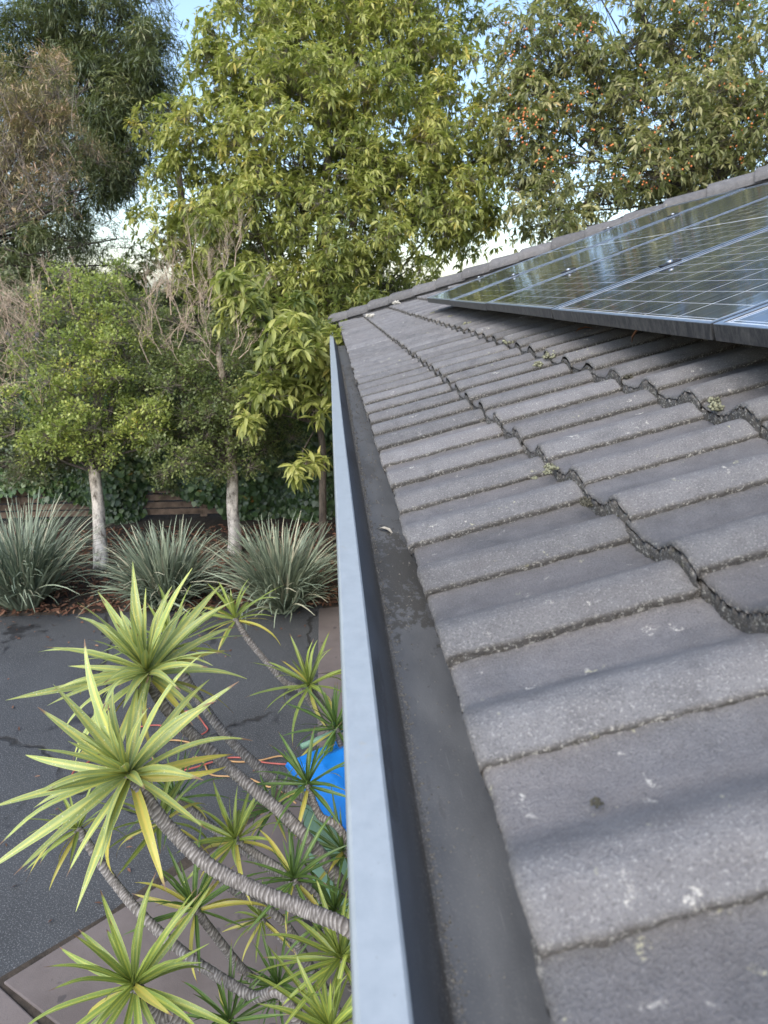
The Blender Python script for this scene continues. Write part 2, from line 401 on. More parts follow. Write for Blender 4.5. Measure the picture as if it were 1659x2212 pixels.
def dracleaf(name, edge, mid, dark, yel=0.0, speck=.8):
    t = NT(name); u = t.attr('u'); v = t.attr('v'); c = t.coord(rand=True); oi = t.n('ObjectInfo')
    n = t.noise(t.coord(rand=True, scale=(1, .12, 1)), 14, 3)
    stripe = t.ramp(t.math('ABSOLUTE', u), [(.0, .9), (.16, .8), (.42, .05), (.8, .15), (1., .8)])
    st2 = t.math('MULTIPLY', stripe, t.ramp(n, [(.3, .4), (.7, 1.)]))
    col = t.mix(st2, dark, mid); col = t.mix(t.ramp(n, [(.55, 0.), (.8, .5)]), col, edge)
    hv = t.n('HueSaturation'); t.l(col, hv.inputs['Color']); t.l(t.math('ADD', .8, t.math('MULTIPLY', oi.outputs['Random'], .4)), hv.inputs['Value']); col = hv.outputs[0]
    sp = t.ramp(t.noise(c, 95, 2, .4), [(.66, 0.), (.69, speck)]); col = t.mix(sp, col, (.62, .63, .45))
    tip = t.math('MULTIPLY', t.math('SUBTRACT', t.math('ADD', v, t.math('MULTIPLY', t.noise(c, 12, 3), .12)), .955), 22.0, clamp=True)
    tsel = t.math('GREATER_THAN', t.math('FRACT', t.math('MULTIPLY', oi.outputs['Random'], 17.3)), .35)
    col = t.mix(t.math('MULTIPLY', tip, tsel), col, (.2, .12, .07))
    t.bump(t.math('ADD', t.noise(t.coord(scale=(60, 1, 60)), 3, 2), .0), .3, .002)
    t.set(Base_Color=col, Roughness=.42)
    tr = t.n('BsdfTranslucent'); t.l(col, tr.inputs[0]); mx = t.n('MixShader', i_0=.22)
    t.l(t.b.outputs[0], mx.inputs[1]); t.l(tr.outputs[0], mx.inputs[2]); t.l(mx.outputs[0], t.out.inputs[0]); return t.m
M['d_pale'] = dracleaf('pale dragon leaf', (.5, .54, .2), (.68, .62, .13), (.27, .36, .13))
M['d_mid'] = dracleaf('green dragon leaf', (.38, .45, .13), (.46, .48, .08), (.17, .25, .055), speck=.35)
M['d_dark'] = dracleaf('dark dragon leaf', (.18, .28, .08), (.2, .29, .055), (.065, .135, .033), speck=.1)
M['d_yel'] = dracleaf('yellowing dragon leaf', (.6, .42, .1), (.62, .48, .1), (.38, .38, .08), speck=.3)
M['d_trunk'] = None
def dtrunk():
    t = NT('ringed grey cane'); r_ = t.attr('ring'); c = t.coord(); n = t.noise(c, 60, 5, .7)
    col = t.ramp(r_, [(.0, (.07, .062, .056)), (.5, (.17, .158, .15)), (.9, (.38, .36, .345))])
    col = t.mix(t.ramp(n, [(.35, .5), (.6, 0.)]), col, (.1, .09, .08))
    t.bump(n, .5, .003); return t.set(Base_Color=col, Roughness=.85)
M['d_trunk'] = dtrunk()
def straplf():
    t = NT('grey green strap leaf'); oi = t.n('ObjectInfo'); v = t.attr('var')
    f = t.math('FRACT', t.math('ADD', t.math('MULTIPLY', oi.outputs['Random'], 7.7), v))
    col = t.ramp(f, [(0, (.10, .13, .09)), (.5, (.19, .23, .155)), (.85, (.3, .345, .235)), (.97, (.42, .4, .28))])
    return t.set(Base_Color=col, Roughness=.5)
M['strap'] = straplf()

# ------------------------------------------------------------------ ground
def sheet(name, pts, z, mat, kind='structure', thick=0):
    mb = MB(); n = len(pts); P = [[p[0], p[1], z] for p in pts]
    me = bpy.data.meshes.new(name); bm = bmesh.new(); vs = [bm.verts.new(p) for p in P]; f = bm.faces.new(vs)
    if f.normal.z < 0: f.normal_flip()
    if thick:
        r = bmesh.ops.extrude_face_region(bm, geom=[f]); bmesh.ops.translate(bm, verts=[v for v in r['geom'] if isinstance(v, bmesh.types.BMVert)], vec=(0, 0, -thick))
        bmesh.ops.recalc_face_normals(bm, faces=bm.faces)
    bm.to_mesh(me); bm.free(); me.materials.append(mat)
    o = bpy.data.objects.new(name, me)
    if kind: o['kind'] = kind
    return o
g = sheet('ground', [(-900, -900), (900, -900), (900, 900), (-900, 900)], -.03, M['soil']); link(g)
d_ = sheet('driveway', [(-14, -6), (2, -6), (2, 6.13), (-14, 6.0)], 0, M['asphalt']); link(d_)
path = sheet('footpath', [(-.35, -3), (.6, -3), (.6, 6.1), (-.12, 6.1), (-.12, 3.7), (-1.2, 2.6), (-4.4, 0.2), (-4.4, -3)], .004, M['soil']); link(path)
def slab(pts):
    o = sheet('paving_slab', pts, .016, M['concrete'], None, .03); link(o, path)
    bv = o.modifiers.new('b', 'BEVEL'); bv.width = .006; bv.segments = 2
G = lambda x, y: tuple(ongr(x, y)[:2])
p1 = G(440, 1858); p2 = G(0, 2131); j1 = G(17, 2130); j2 = G(122, 2212)
dj = (j2[0]-j1[0], j2[1]-j1[1]); e = .014
def along(a, b, t): return (a[0]+(b[0]-a[0])*t, a[1]+(b[1]-a[1])*t)
q0 = along(p1, p2, .985); jn = (j1[0]+dj[0]*4, j1[1]+dj[1]*4)
slab([(-.14, 3.55), p1, q0, jn, (.58, jn[1]), (.58, 3.55)])
q1 = (q0[0]-.018, q0[1]-.012)
slab([q1, along(p1, p2, 2.6), (-4.2, -.2), (jn[0]-.02, jn[1]-.1)][:4])
slab([(.58, jn[1]-.016), (jn[0], jn[1]-.016), (jn[0]-.0, -1.2), (.58, -1.2)])
slab([(-.14, 3.566), (.58, 3.566), (.58, 4.78), (-.15, 4.72)])
slab([(-.15, 4.74), (.58, 4.80), (.58, 6.0), (-.16, 5.9)])
bed = sheet('garden_bed', [(-14, 5.86), (2, 6.03), (2, 8.9), (-14, 8.9)], .035, M['soil'], 'structure', .05); link(bed)
# mulch
mb = MB(); n = 9000
P = np.stack([rng.uniform(-6, .7, n), 5.92+rng.random(n)**1.2*2.4, .04+rng.random(n)*.03], 1)
D = norm(np.stack([rng.normal(size=n), rng.normal(size=n), rng.normal(size=n)*.25], 1))
scatter(mb, leaf_t([(0, .1), (.5, .2), (1, .06)], .2, .1), P, D, rng.uniform(.03, .09, n), rng.uniform(.03, .07, n), up=rng.normal(size=(n, 3))*.5+np.array([0, 0, 1]))
o = obj('bark_mulch', mb.mesh('bark_mulch', M['mulch'])); tag(o, 'reddish brown bark mulch and leaf litter spread along the driveway edge', 'mulch', kind='stuff')
mb = MB(); n = 260
P = np.stack([rng.uniform(-4.5, .3, n), rng.uniform(1.8, 6.0, n), np.full(n, .012)], 1); P[:110, 1] = 6.0-rng.random(110)**2*.5
scatter(mb, leaf_t([(0, .05), (.5, .2), (1, .03)], .3, .1), P, norm(np.c_[rng.normal(size=(n, 2)), rng.normal(size=n)*.05]), rng.uniform(.015, .05, n), rng.uniform(.02, .05, n))
o = obj('fallen_leaves', mb.mesh('fallen_leaves', M['mulch'])); tag(o, 'small dry leaves scattered over the dark driveway', 'leaf litter', kind='stuff')

# ------------------------------------------------------------------ house
XE, HE, RP, Y0, TW, GA, HL = .1398, .4519, .3512, .3276, .1908, .33, 9.33
ZE = CAMZ-HE; cr, sr = math.cos(RP), math.sin(RP); tr_ = math.tan(RP)
def RM(s, y, h=0):                         # matrix of the roof plane at s up the slope
    return Matrix(((cr, 0, -sr, XE+s*cr-h*sr), (0, 1, 0, y), (sr, 0, cr, ZE+s*sr+h*cr), (0, 0, 0, 1)))
house = empty('house', (2.5, 4, 0))
tag(house, 'house with grey brown concrete tiled hip roof seen along its eaves', 'house')
YB = -2.0                                  # near end of what is built
mb = MB(); mb.box((.62+2.2, (YB+8.7)/2, (ZE-.1)/2), (4.4, 8.7-YB, ZE-.1)); obj('wall', mb.mesh('wall', M['render'], False), house)
mb = MB(); mb.box((.2+.008, (YB+9.2)/2, ZE-.17), (.02, 9.2-YB, .18)); mb.box((2.8, 9.19, ZE-.17), (5.2, .02, .18)); obj('fascia', mb.mesh('fascia', M['fascia'], False), house)
mb = MB(); mb.box((.42, (YB+9.1)/2, ZE-.262), (.4, 9.1-YB, .01)); obj('soffit', mb.mesh('soffit', M['white'], False), house)
# gutter : profile swept along the eaves
def sweep(prof, y0, y1, n, jit=0):
    ys = np.linspace(y0, y1, n); prof = np.array(prof); k = len(prof); V = []
    for i, y in enumerate(ys):
        o_ = np.array([math.sin(y*1.7)*.0012, 0])*jit
        V.append(np.c_[prof[:, 0]+o_[0], np.full(k, y), prof[:, 1]+math.sin(y*1.1+1)*.0012*jit])
    V = np.vstack(V); i = np.arange(n-1)[:, None]*k; j = np.arange(k-1)[None]
    return V, np.stack([i+j, i+j+1, i+j+1+k, i+j+k], -1).reshape(-1, 4)
zl = CAMZ-.47; GY1 = 9.3
prof = [(.0075, zl-.16), (.0075, zl-.012), (.0072, zl-.004), (.0105, zl), (.0435, zl), (.0465, zl-.0025), (.0475, zl-.009), (.045, zl-.010)]
mb = MB(); mb.add(*sweep(prof, YB, GY1, 60, 1)); lipme = mb.mesh('gutter_lip', M['lip'], False)
prof = [(.0455, zl-.008), (.0465, zl-.011), (.0850, zl-.088), (.0885, zl-.0925), (.094, zl-.094), (.150, zl-.093), (.196, zl-.092), (.197, zl-.02)]
mb = MB(); mb.add(*sweep(prof, YB, GY1, 60, 1)); gut = obj('gutter', mb.mesh('gutter', M['gutter'], False), house); obj('gutter_lip', lipme, gut)
mb = MB(); mb.box((.10, GY1+.008, zl-.06), (.19, .012, .16)); mb.box((.11, GY1-.10, zl-.012), (.15, .03, .006)); obj('gutter_end_cap', mb.mesh('gutter_end_cap', M['fascia'], False), gut)
mb = MB(); 
for q in range(2600):
    y = .25+rng.random()**1.7*5; x = .091+abs(rng.normal())*.006 if q % 3 else rng.uniform(.095, .18)
    r_ = rng.uniform(.0004, .0017)*(1+.3*y); u = np.array([[1, 0, 0], [-1, 0, 0], [0, 1, 0], [0, -1, 0], [0, 0, 1], [0, 0, -1]])*r_*rng.uniform(.6, 1.4, (6, 1))
    mb.add(np.array([x, y, zl-.0925])+u, None, [[0, 2, 4], [2, 1, 4], [1, 3, 4], [3, 0, 4], [2, 0, 5], [1, 2, 5], [3, 1, 5], [0, 3, 5]])
tag(obj('gutter_grit', mb.mesh('gutter_grit', M['grit'], False), gut), kind='stuff')
# roof deck under the tiles and the other faces
SR = 5.0/cr; RX = XE+5.0; RZ = ZE+5.0*tr_; dz = -.085
mb = MB()
mb.add([[XE+.03, YB, ZE+dz], [XE+.03, HL, ZE+dz], [RX, HL-5, RZ+dz], [RX, YB, RZ+dz]], [[0, 3, 2, 1]])
roof = obj('roof', mb.mesh('roof', M['black'], False), house)
mb = MB()
mb.add([[XE, HL, ZE], [XE+10, HL, ZE], [RX, HL-5, RZ]], None, [[0, 1, 2]])
mb.add([[XE+10, YB, ZE], [XE+10, HL, ZE], [RX, HL-5, RZ], [RX, YB, RZ]], [[0, 1, 2, 3]])
obj('far_roof_slope', mb.mesh('far_roof_slope', M['tile'], False), roof)

def ss(a, b, x): x = np.clip((x-a)/(b-a), 0, 1); return x*x*(3-2*x)
def profile(u):                            # height of the tile's top across its width (u: far edge 0 .. near joint 1)
    z = .030*(ss(.43, .80, u)*(1-ss(.85, 1.06, u)*.54))
    z = z-.004*np.exp(-((u-.25)/.16)**2)+.003*np.exp(-((u-.0)/.05)**2)
    return z
def tile_mesh(name, nu, ns, seed, rough=.0016, eave=False):
    T = .030; us = np.concatenate([np.linspace(-.06, .35, nu//3), np.linspace(.35, 1.045, nu-nu//3+1)[1:]])
    s1 = [0, .0012, .004, .009, .016]; sv = np.array(s1+list(np.linspace(.03, GA+.05, ns)))
    nU, nS = len(us), len(sv); off = Vector((seed*13.7, seed*3.1, 0))
    V = []; dirt = []; roll = []
    rr = [-.0085, -.0040, -.0012, -.0002, 0]
    def N(x, y, z, s): return mnoise.noise(Vector((x, y, z))*s+off)
    hi = nu > 24
    for j, s_ in enumerate(sv):
        for i, u in enumerate(us):
            z = float(profile(u))+T+T*(1-s_/GA)+(rr[j] if j < 5 else 0)
            y = TW*(1-u); x = s_
            # ragged nose and ragged joint edge
            e1 = math.exp(-s_/.02)
            x += e1*(N(0, y, .3, 45)*.0022+N(0, y, .9, 160)*.0016*(1 if hi else .4))*rough/.0016
            ej = math.exp(-max(0, 1.045-u)/.03)
            y += ej*(N(x, 0, .5, 40)*.003+N(x, 0, 1.7, 150)*.0016)*rough/.0016
            z += -ej*.003+(N(x, y, 0, 9)*.0012)+(N(x, y, 4, 70)*.0006 if hi else 0)
            V.append((x, y, z))
            roll.append(float(ss(.40, .85, u)))
            dirt.append(min(1, .55*math.exp(-s_/.006)+.75*math.exp(-abs(u-.0)/.035)+.6*math.exp(-abs(1.045-u)/.012)))
    idx = np.arange(nU*nS).reshape(nS, nU)
    Q = [np.stack([idx[:-1, :-1], idx[:-1, 1:], idx[1:, 1:], idx[1:, :-1]], -1).reshape(-1, 4)[:, ::-1]]
    # nose skirt
    def skirt(ids, dx, dy, depth, dcol, rows=3):
        nonlocal V, dirt, roll
        prev = list(ids); Vs = [V[i] for i in ids]
        for r in range(1, rows+1):
            new = []
            for q, p in enumerate(Vs):
                t = r/rows
                dpt = depth(q) if callable(depth) else depth
                nz = (N(p[0], p[1], r*.1, 130)*.0030+N(p[0], p[1], r*.3, 50)*.004*t) if hi else N(p[0], p[1], r*.1, 60)*.001
                V.append((p[0]+dx*(t-.5*t*t)*1.2+nz*(abs(dx) > 0), p[1]+dy*t+nz*(abs(dy) > 0), p[2]-dpt*t+N(p[1], p[0], .4, 90)*.0015*t))
                dirt.append(dcol); roll.append(0); new.append(len(V)-1)
            Q.append(np.stack([prev[:-1], new[:-1], new[1:], prev[1:]], -1)); prev = new
    skirt(list(idx[0]), .003 if eave else -.009, 0, .026 if eave else .036, .7 if eave else 1.0, 5 if hi else 3)
    skirt(list(idx[:, -1])[::-1], 0, .003, lambda q: .016, 1.0, 3)
    me = npmesh(name, V, [np.concatenate(Q)], M['tile'], True, {'dirt': dirt, 'roll': roll})
    return me
hi = [tile_mesh('tile_shape', 54, 44, k+1) for k in range(4)]; hie = [tile_mesh('tile_shape', 54, 44, k+21, eave=True) for k in range(5)]
md = [tile_mesh('tile_shape', 20, 8, k+11) for k in range(5)]
k0 = int(math.floor((YB-Y0)/TW)); k1 = int((HL-Y0)/TW)
cand = []
for c in range(0, 14):
    for k in range(k0, k1+1):
        y = Y0+k*TW; s_ = c*GA
        if s_*cr+y > HL-.02: continue
        vis = (c <= 3 and y > -.2 and y < 9.4) or (c > 3 and y > 5.2 and c*GA < 3.6) or (c <= 4 and y > 1.0)
        dist = math.hypot(XE+s_*cr, y)
        cand.append((0 if vis else 1, dist, c, k))
cand.sort()
for rank, (v, dist, c, k) in enumerate(cand[:300]):
    y = Y0+k*TW; s_ = c*GA
    near = dist < 1.9
    me = (hie if near and c == 0 else hi if near else md)[(k*7+c*3) % (5 if c == 0 or not near else 4)]
    Mx = RM(s_+rng.normal()*.0022, y+rng.normal()*.0012, -.055+rng.normal()*.0012)@Matrix.Rotation(rng.normal()*.006, 4, 'Z')@Matrix.Rotation(rng.normal()*.003, 4, 'X')
    if (XE+(s_+GA+.06)*cr-XE)+y+TW > HL:              # cut along the hip
        bm = bmesh.new(); bm.from_mesh(me); bm.transform(Mx)
        bmesh.ops.bisect_plane(bm, geom=bm.verts[:]+bm.edges[:]+bm.faces[:], plane_co=(XE, HL+.01, 0), plane_no=(1, 1, 0), clear_outer=True)
        if not bm.verts: bm.free(); continue
        bm.transform(Mx.inverted()); me = me.copy(); bm.to_mesh(me); bm.free()
    o = bpy.data.objects.new('roof_tile', me); link(o, roof); o.matrix_world = Mx; o.matrix_basis = Mx
mb = MB()
lv = np.empty(len(md[0].vertices)*3, np.float32); 
for (v, dist, c, k) in cand[300:]:
    me = md[k % 5]; me.vertices.foreach_get('co', lv); P = lv.reshape(-1, 3)
    us = P[:, :]; Mx = np.array(RM(c*GA, Y0+k*TW, -.055)); W_ = P@Mx[:3, :3].T+Mx[:3, 3]
    Qs = np.empty(len(me.polygons)*4, np.int32); me.loops.foreach_get('vertex_index', Qs)
    if (W_[:, 0]-XE+W_[:, 1]).max() > HL+.05: continue
    mb.add(W_, Qs.reshape(-1, 4), dirt=np.array([a.value for a in me.attributes['dirt'].data]), roll=np.array([a.value for a in me.attributes['roll'].data]))
if mb.n: tag(obj('covered_tiles', mb.mesh('covered_tiles', M['tile']), roof), kind='stuff')
# hip capping tiles
def capme():
    mb = MB(); n = 12; L_ = .42; secs = []
    sv = [0, .004, .02, .2, .40, L_]
    for q, s_ in enumerate(sv):
        r_ = .150-.018*s_/L_-(.006 if q == 0 else 0)
        a = np.linspace(R(-12), R(192), n+1)
        secs.append(np.c_[np.full(n+1, s_), np.cos(a)*r_*1.1, np.sin(a)*r_*.72])
    V = np.vstack(secs); k = n+1; i = np.arange(len(sv)-1)[:, None]*k; j = np.arange(n)[None]
    mb.add(V, np.stack([i+j, i+j+k, i+j+1+k, i+j+1], -1).reshape(-1, 4), dirt=0.15, roll=.5)
    inn = secs[0].copy(); inn[:, 1:] *= .84; inn[:, 0] += .002
    mb.add(np.vstack([secs[0], inn]), np.stack([np.arange(n), np.arange(n)+1, np.arange(n)+1+k, np.arange(n)+k], -1), dirt=.9, roll=0)
    return mb.mesh('cap_shape', M['tile'])
cm = capme(); hd = Vector((1, -1, tr_)).normalized(); hn = Vector((0, 0, 1)); hx = hd.cross(hn).normalized(); hz = hx.cross(hd)
hl = math.sqrt(25+25+(5*tr_)**2); i = 0; s_ = -.06
while s_ < hl-.1:
    o = bpy.data.objects.new('ridge_tile', cm); link(o, roof)
    p = Vector((XE, HL, ZE+.045))+hd*s_; yv = hz.cross(hd)
    tl = Matrix.Rotation(R(-2.3)+rng.normal()*.008, 4, 'Y')
    o.matrix_basis = Matrix(((hd.x, yv.x, hz.x, p.x), (hd.y, yv.y, hz.y, p.y), (hd.z, yv.z, hz.z, p.z+rng.normal()*.004), (0, 0, 0, 1)))@Matrix.Rotation(rng.normal()*.015, 4, 'Z')@Matrix.Rotation(R(2.2), 4, 'Y')
    s_ += .37; i += 1
mb = MB(); a_ = np.array([XE-.02, HL+.02, ZE-.03]); b__ = a_+np.array(hd)*(hl-.1)
for sg in (-1, 1):
    o1 = np.array(hx)*.118*sg
    mb.add([a_+o1, b__+o1, b__+o1*.93+[0, 0, .075+.0*sg], a_+o1*.93+[0, 0, .075]], [[0, 1, 2, 3]], dirt=.3, roll=0)
obj('hip_bedding', mb.mesh('hip_bedding', M['tile'], False), roof)
def lump(mb, c, r, n=40, squash=.6):
    """a ragged clump built of many small bumps"""
    c = np.array(c)
    for q in range(n):
        d = norm(rng.normal(size=3)); d[2] = abs(d[2]); p = c+d*r*np.array([1, 1, squash])*rng.uniform(.3, 1); rr = r*rng.uniform(.14, .3)
        u = np.array([[1, 0, 0], [-1, 0, 0], [0, 1, 0], [0, -1, 0], [0, 0, 1], [0, 0, -1]])*rr*rng.uniform(.8, 1.2, (6, 1))
        mb.add(p+u, None, [[0, 2, 4], [2, 1, 4], [1, 3, 4], [3, 0, 4], [2, 0, 5], [1, 2, 5], [3, 1, 5], [0, 3, 5]])
def onroof(px, py, h=.012):
    r = FW+RT*(px-829.5)/F+UP*(1106-py)/F; nrm = np.array([-sr, 0, cr]); p0 = np.array([XE, 0, ZE])+nrm*h
    return CAM+r*(np.dot(p0-CAM, nrm)/np.dot(r, nrm))
mb = MB()
for (x, y, r_) in [(800, 684, .05), (856, 656, .05)]: lump(mb, onroof(x, y, .05), r_, 60)
obj('hip_mortar', mb.mesh('hip_mortar', M['mortar'], False), roof)
for (x, y, r_, mt) in [(1190, 1012, .014, 'moss'), (1181, 1022, .011, 'moss'), (1268, 1092, .012, 'moss2'), (1262, 1083, .010, 'moss2'), (1546, 884, .017, 'moss'), (1540, 868, .014, 'moss'), (1190, 772, .030, 'moss'), (1162, 790, .02, 'moss'),
                       (1155, 1034, .007, 'moss'), (1290, 1738, .0065, 'moss2'), (1356, 818, .015, 'moss2'), (1100, 742, .03, 'moss'), (1010, 706, .035, 'moss'), (975, 690, .035, 'moss'), (935, 682, .035, 'moss')]:
    mb = MB(); p = onroof(x, y, .004); lump(mb, p, r_, 46, .75)
    o = obj('moss_clump', mb.mesh('moss_clump', M[mt]), roof)
# crumbs of moss along the noses of the courses
mb = MB()
for c in range(1, 5):
    for q in range(330):
        y = rng.uniform(.3, 8.5); u = ((Y0+TW*60-y)/TW) % 1; 
        p = np.array(RM(c*GA-.002+rng.normal()*.003, y, -.055+.033+float(profile(np.array([u]))[0])*1.0+.003))[:3, 3]
        lump(mb, p, rng.uniform(.002, .0065)*(1+y*.12), 5)
tag(obj('moss_crumbs', mb.mesh('moss_crumbs', M['moss2']), roof), kind='stuff')

# ------------------------------------------------------------------ solar panels
SP, HP, YP, PW, PL = .7522, .1363, 1.3578, 1.0401, 2.04
plabs = ['solar panel nearest the camera, cut off by the right edge of the photo', 'solar panel second from the camera with a bright bolt clamp on its far seam',
         'middle solar panel of the row with a dark clamp at its far seam', 'solar panel second from the hip end of the roof', 'farthest solar panel in the row, beside the hip capping tiles']
fb = MB(); fh, fw_ = .035, .011; pw = PW-.012
for (c_, d__) in [((fw_/2, pw/2, -fh/2), (fw_, pw, fh)), ((PL-fw_/2, pw/2, -fh/2), (fw_, pw, fh)), ((PL/2, fw_/2, -fh/2), (PL-2*fw_, fw_, fh)), ((PL/2, pw-fw_/2, -fh/2), (PL-2*fw_, fw_, fh))]: fb.box(c_, d__)
fme = fb.mesh('frame_shape', M['frame'], False)
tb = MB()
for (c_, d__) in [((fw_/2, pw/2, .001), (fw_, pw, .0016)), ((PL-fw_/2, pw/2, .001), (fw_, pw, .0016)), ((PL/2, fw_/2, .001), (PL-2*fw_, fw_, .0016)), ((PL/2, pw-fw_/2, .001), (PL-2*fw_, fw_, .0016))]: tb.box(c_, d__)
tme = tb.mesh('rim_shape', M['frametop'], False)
gb = MB(); gb.box((PL/2, pw/2, -.004), (PL-2*fw_+.001, pw-2*fw_+.001, .004)); gme = gb.mesh('glass_shape', M['glass'], False)
cb_ = MB(); cb_.box((0, 0, .005), (.07, .034, .006)); 
cme = cb_.mesh('clamp_shape', M['black'], False)
bb = MB(); tube(bb, [[0, 0, .006], [0, 0, .014], [0, 0, .016]], [.011, .010, .006], 8); bme = bb.mesh('bolt_shape', M['alu'])
for i in range(5):
    y = YP+PW*(i-1)+.004
    e_ = empty('solar_panel', np.array(RM(SP, y, HP))[:3, 3]); e_.matrix_basis = RM(SP, y, HP+[0, 0, .002, -.002, .001][i])
    tag(e_, plabs[i], 'solar panel', 'solar panels in a row above the tiles')
    for nm, me in (('frame', fme), ('frame_rim', tme), ('glass', gme)):
        o = bpy.data.objects.new(nm, me); sc.collection.objects.link(o); o.parent = e_
    for sx in (.45, 1.55):
        o = bpy.data.objects.new('clamp', cme); sc.collection.objects.link(o); o.parent = e_; o.location = (sx, pw+.006, 0)
        b = bpy.data.objects.new('bolt', bme); sc.collection.objects.link(b); b.parent = o
for sx in (.45, 1.55):
    mb = MB(); mb.box((SP+sx, 0, 0), (.04, 5.4, .04), np.array(RM(0, 3.0, HP-.058)))
    o = obj('mounting_rail', mb.mesh('mounting_rail', M['alu'], False)); tag(o, 'aluminium rail under the %s part of the solar panels' % ('lower' if sx < 1 else 'upper'), 'rail', 'rails under the solar panels')
dl = leaf_t([(0, .03), (.25, .14), (.6, .15), (1, .01)], .5, .5, .2)
for (x, y, a, lab) in [(1365, 741, 1.4, 'dry brown leaf standing up between tiles below the nearer solar panels'), (1243, 718, .4, 'dry brown leaf lying on tiles under the middle solar panel edge')]:
    p = onroof(x, y, .02); mb = MB(); scatter(mb, dl, p[None], norm(np.array([[math.cos(a)*.6, -.3, math.sin(a)]])), .075)
    o = obj('dead_leaf', mb.mesh('dead_leaf', M['deadleaf'])); tag(o, lab, 'dead leaf')
mb = MB(); scatter(mb, dl, np.array([[.112, 1.50, zl-.088]]), norm(np.array([[.8, -.5, .12]])), .05); tag(obj('dead_leaf', mb.mesh('dead_leaf', M['mortar'])), 'pale dry sliver of leaf lying on the gutter floor', 'dead leaf')

# ------------------------------------------------------------------ recycling bin
bx, by = .20, 2.33
bn = empty('recycling_bin', (bx, by, 0)); bn.rotation_euler.z = R(30)
tag(bn, 'green wheelie bin with a bright blue lid standing under the gutter', 'bin')
def frustum(mb, x0, x1, y0, y1, z0, x2, x3, y2, y3, z1):
    mb.add([[x0, y0, z0], [x1, y0, z0], [x1, y1, z0], [x0, y1, z0], [x2, y2, z1], [x3, y2, z1], [x3, y3, z1], [x2, y3, z1]],
           [[0, 3, 2, 1], [4, 5, 6, 7], [0, 1, 5, 4], [1, 2, 6, 5], [2, 3, 7, 6], [3, 0, 4, 7]])
def bev(o, w_, s_=3):
    b = o.modifiers.new('b', 'BEVEL'); b.width = w_; b.segments = s_; b.limit_method = 'ANGLE'; return o
mb = MB(); frustum(mb, bx-.22, bx+.22, by-.25, by+.25, .03, bx-.28, bx+.28, by-.33, by+.33, .96); bev(obj('body', mb.mesh('body', M['green'], False), bn), .03)
mb = MB(); frustum(mb, bx-.30, bx+.30, by-.35, by+.35, .93, bx-.305, bx+.305, by-.355, by+.355, .965); bev(obj('rim', mb.mesh('rim', M['green'], False), bn), .008)
mb = MB(); frustum(mb, bx-.31, bx+.31, by-.37, by+.36, .968, bx-.30, bx+.30, by-.36, by+.35, .995); frustum(mb, bx-.285, bx+.285, by-.34, by+.30, .994, bx-.21, bx+.21, by-.26, by+.22, 1.055); frustum(mb, bx-.10, bx+.10, by-.40, by-.355, .975, bx-.09, bx+.09, by-.39, by-.355, .99)
bev(obj('lid', mb.mesh('lid', M['blue'], False), bn), .012)
mb = MB(); tube(mb, [[bx-.2, by+.40, 1.0], [bx+.2, by+.40, 1.0]], .014, 8); obj('handle', mb.mesh('handle', M['green']), bn)
for s_ in (-1, 1):
    mb = MB(); tube(mb, [[bx+s_*.22, by+.25, .1], [bx+s_*.27, by+.25, .1]], .1, 20); obj('wheel', mb.mesh('wheel', M['black'], False), bn)

# ------------------------------------------------------------------ cords on the driveway
def cord(pts, r_, mat, nm, lab, cat):
    P = catmull([np.append(ongr(x, y)[:2], .014+(.012 if i % 3 == 1 else 0)) for i, (x, y) in enumerate(pts)], 10); mb = MB(); tube(mb, P, r_, 6)
    tag(obj(nm, mb.mesh(nm, M[mat])), lab, cat)
cord([(400, 1540), (420, 1544), (441, 1567), (448, 1582), (420, 1597), (387, 1580), (330, 1570), (252, 1591), (220, 1625), (200, 1644), (159, 1676), (177, 1694), (260, 1690), (400, 1670), (500, 1640), (574, 1651), (621, 1658)], .0055, 'redhose', 'garden_hose', 'thin red hose looping on the dark driveway behind the dragon trees', 'hose')
cord([(640, 1650), (607, 1640), (555, 1647), (495, 1647), (455, 1625), (387, 1603), (345, 1609), (330, 1640), (355, 1663), (401, 1661), (420, 1642), (440, 1650), (457, 1677), (513, 1684), (541, 1686), (579, 1703), (597, 1707), (640, 1740)], .006, 'orangehose', 'extension_cord', 'orange yellow extension cord coiled on the driveway beside the blue lidded bin', 'cord')

# ------------------------------------------------------------------ dragon trees (dracaenas)
def dleaf_mesh(bend, width, kink, mat, twist=0):
    n = 13; V = []; U = []; Vv = []; p = np.array([0., 0., 0.]); a = 0.0
    for i in range(n):
        t = i/(n-1)
        w_ = width*(.62+.38*min(1, t/.3))*(1-max(0, (t-.35)/.65)**1.7)+.0015
        fold = .55*(1-t*.75); tw = twist*t
        for s_ in (-1, -.5, 0, .5, 1):
            x = s_*w_; z = abs(s_)*w_*fold+.002*math.sin(t*23+s_*2)
            V.append((p[0]+x*math.cos(tw), p[1]-z*math.sin(a)*1, p[2]+z*math.cos(a)+x*math.sin(tw))); U.append(s_); Vv.append(t)
        a -= bend*(1.6*t)/n+(kink/n*6 if abs(t-.66) < .09 else 0)
        p = p+np.array([0, math.cos(a), math.sin(a)])/(n-1)
    V = np.array(V); i = np.arange(n-1)[:, None]*5; j = np.arange(4)[None]
    Q = np.stack([i+j, i+j+1, i+j+6, i+j+5], -1).reshape(-1, 4)
    return npmesh('dragon_leaf_shape', V, Q, mat, True, {'u': U, 'v': Vv})
DL = {}
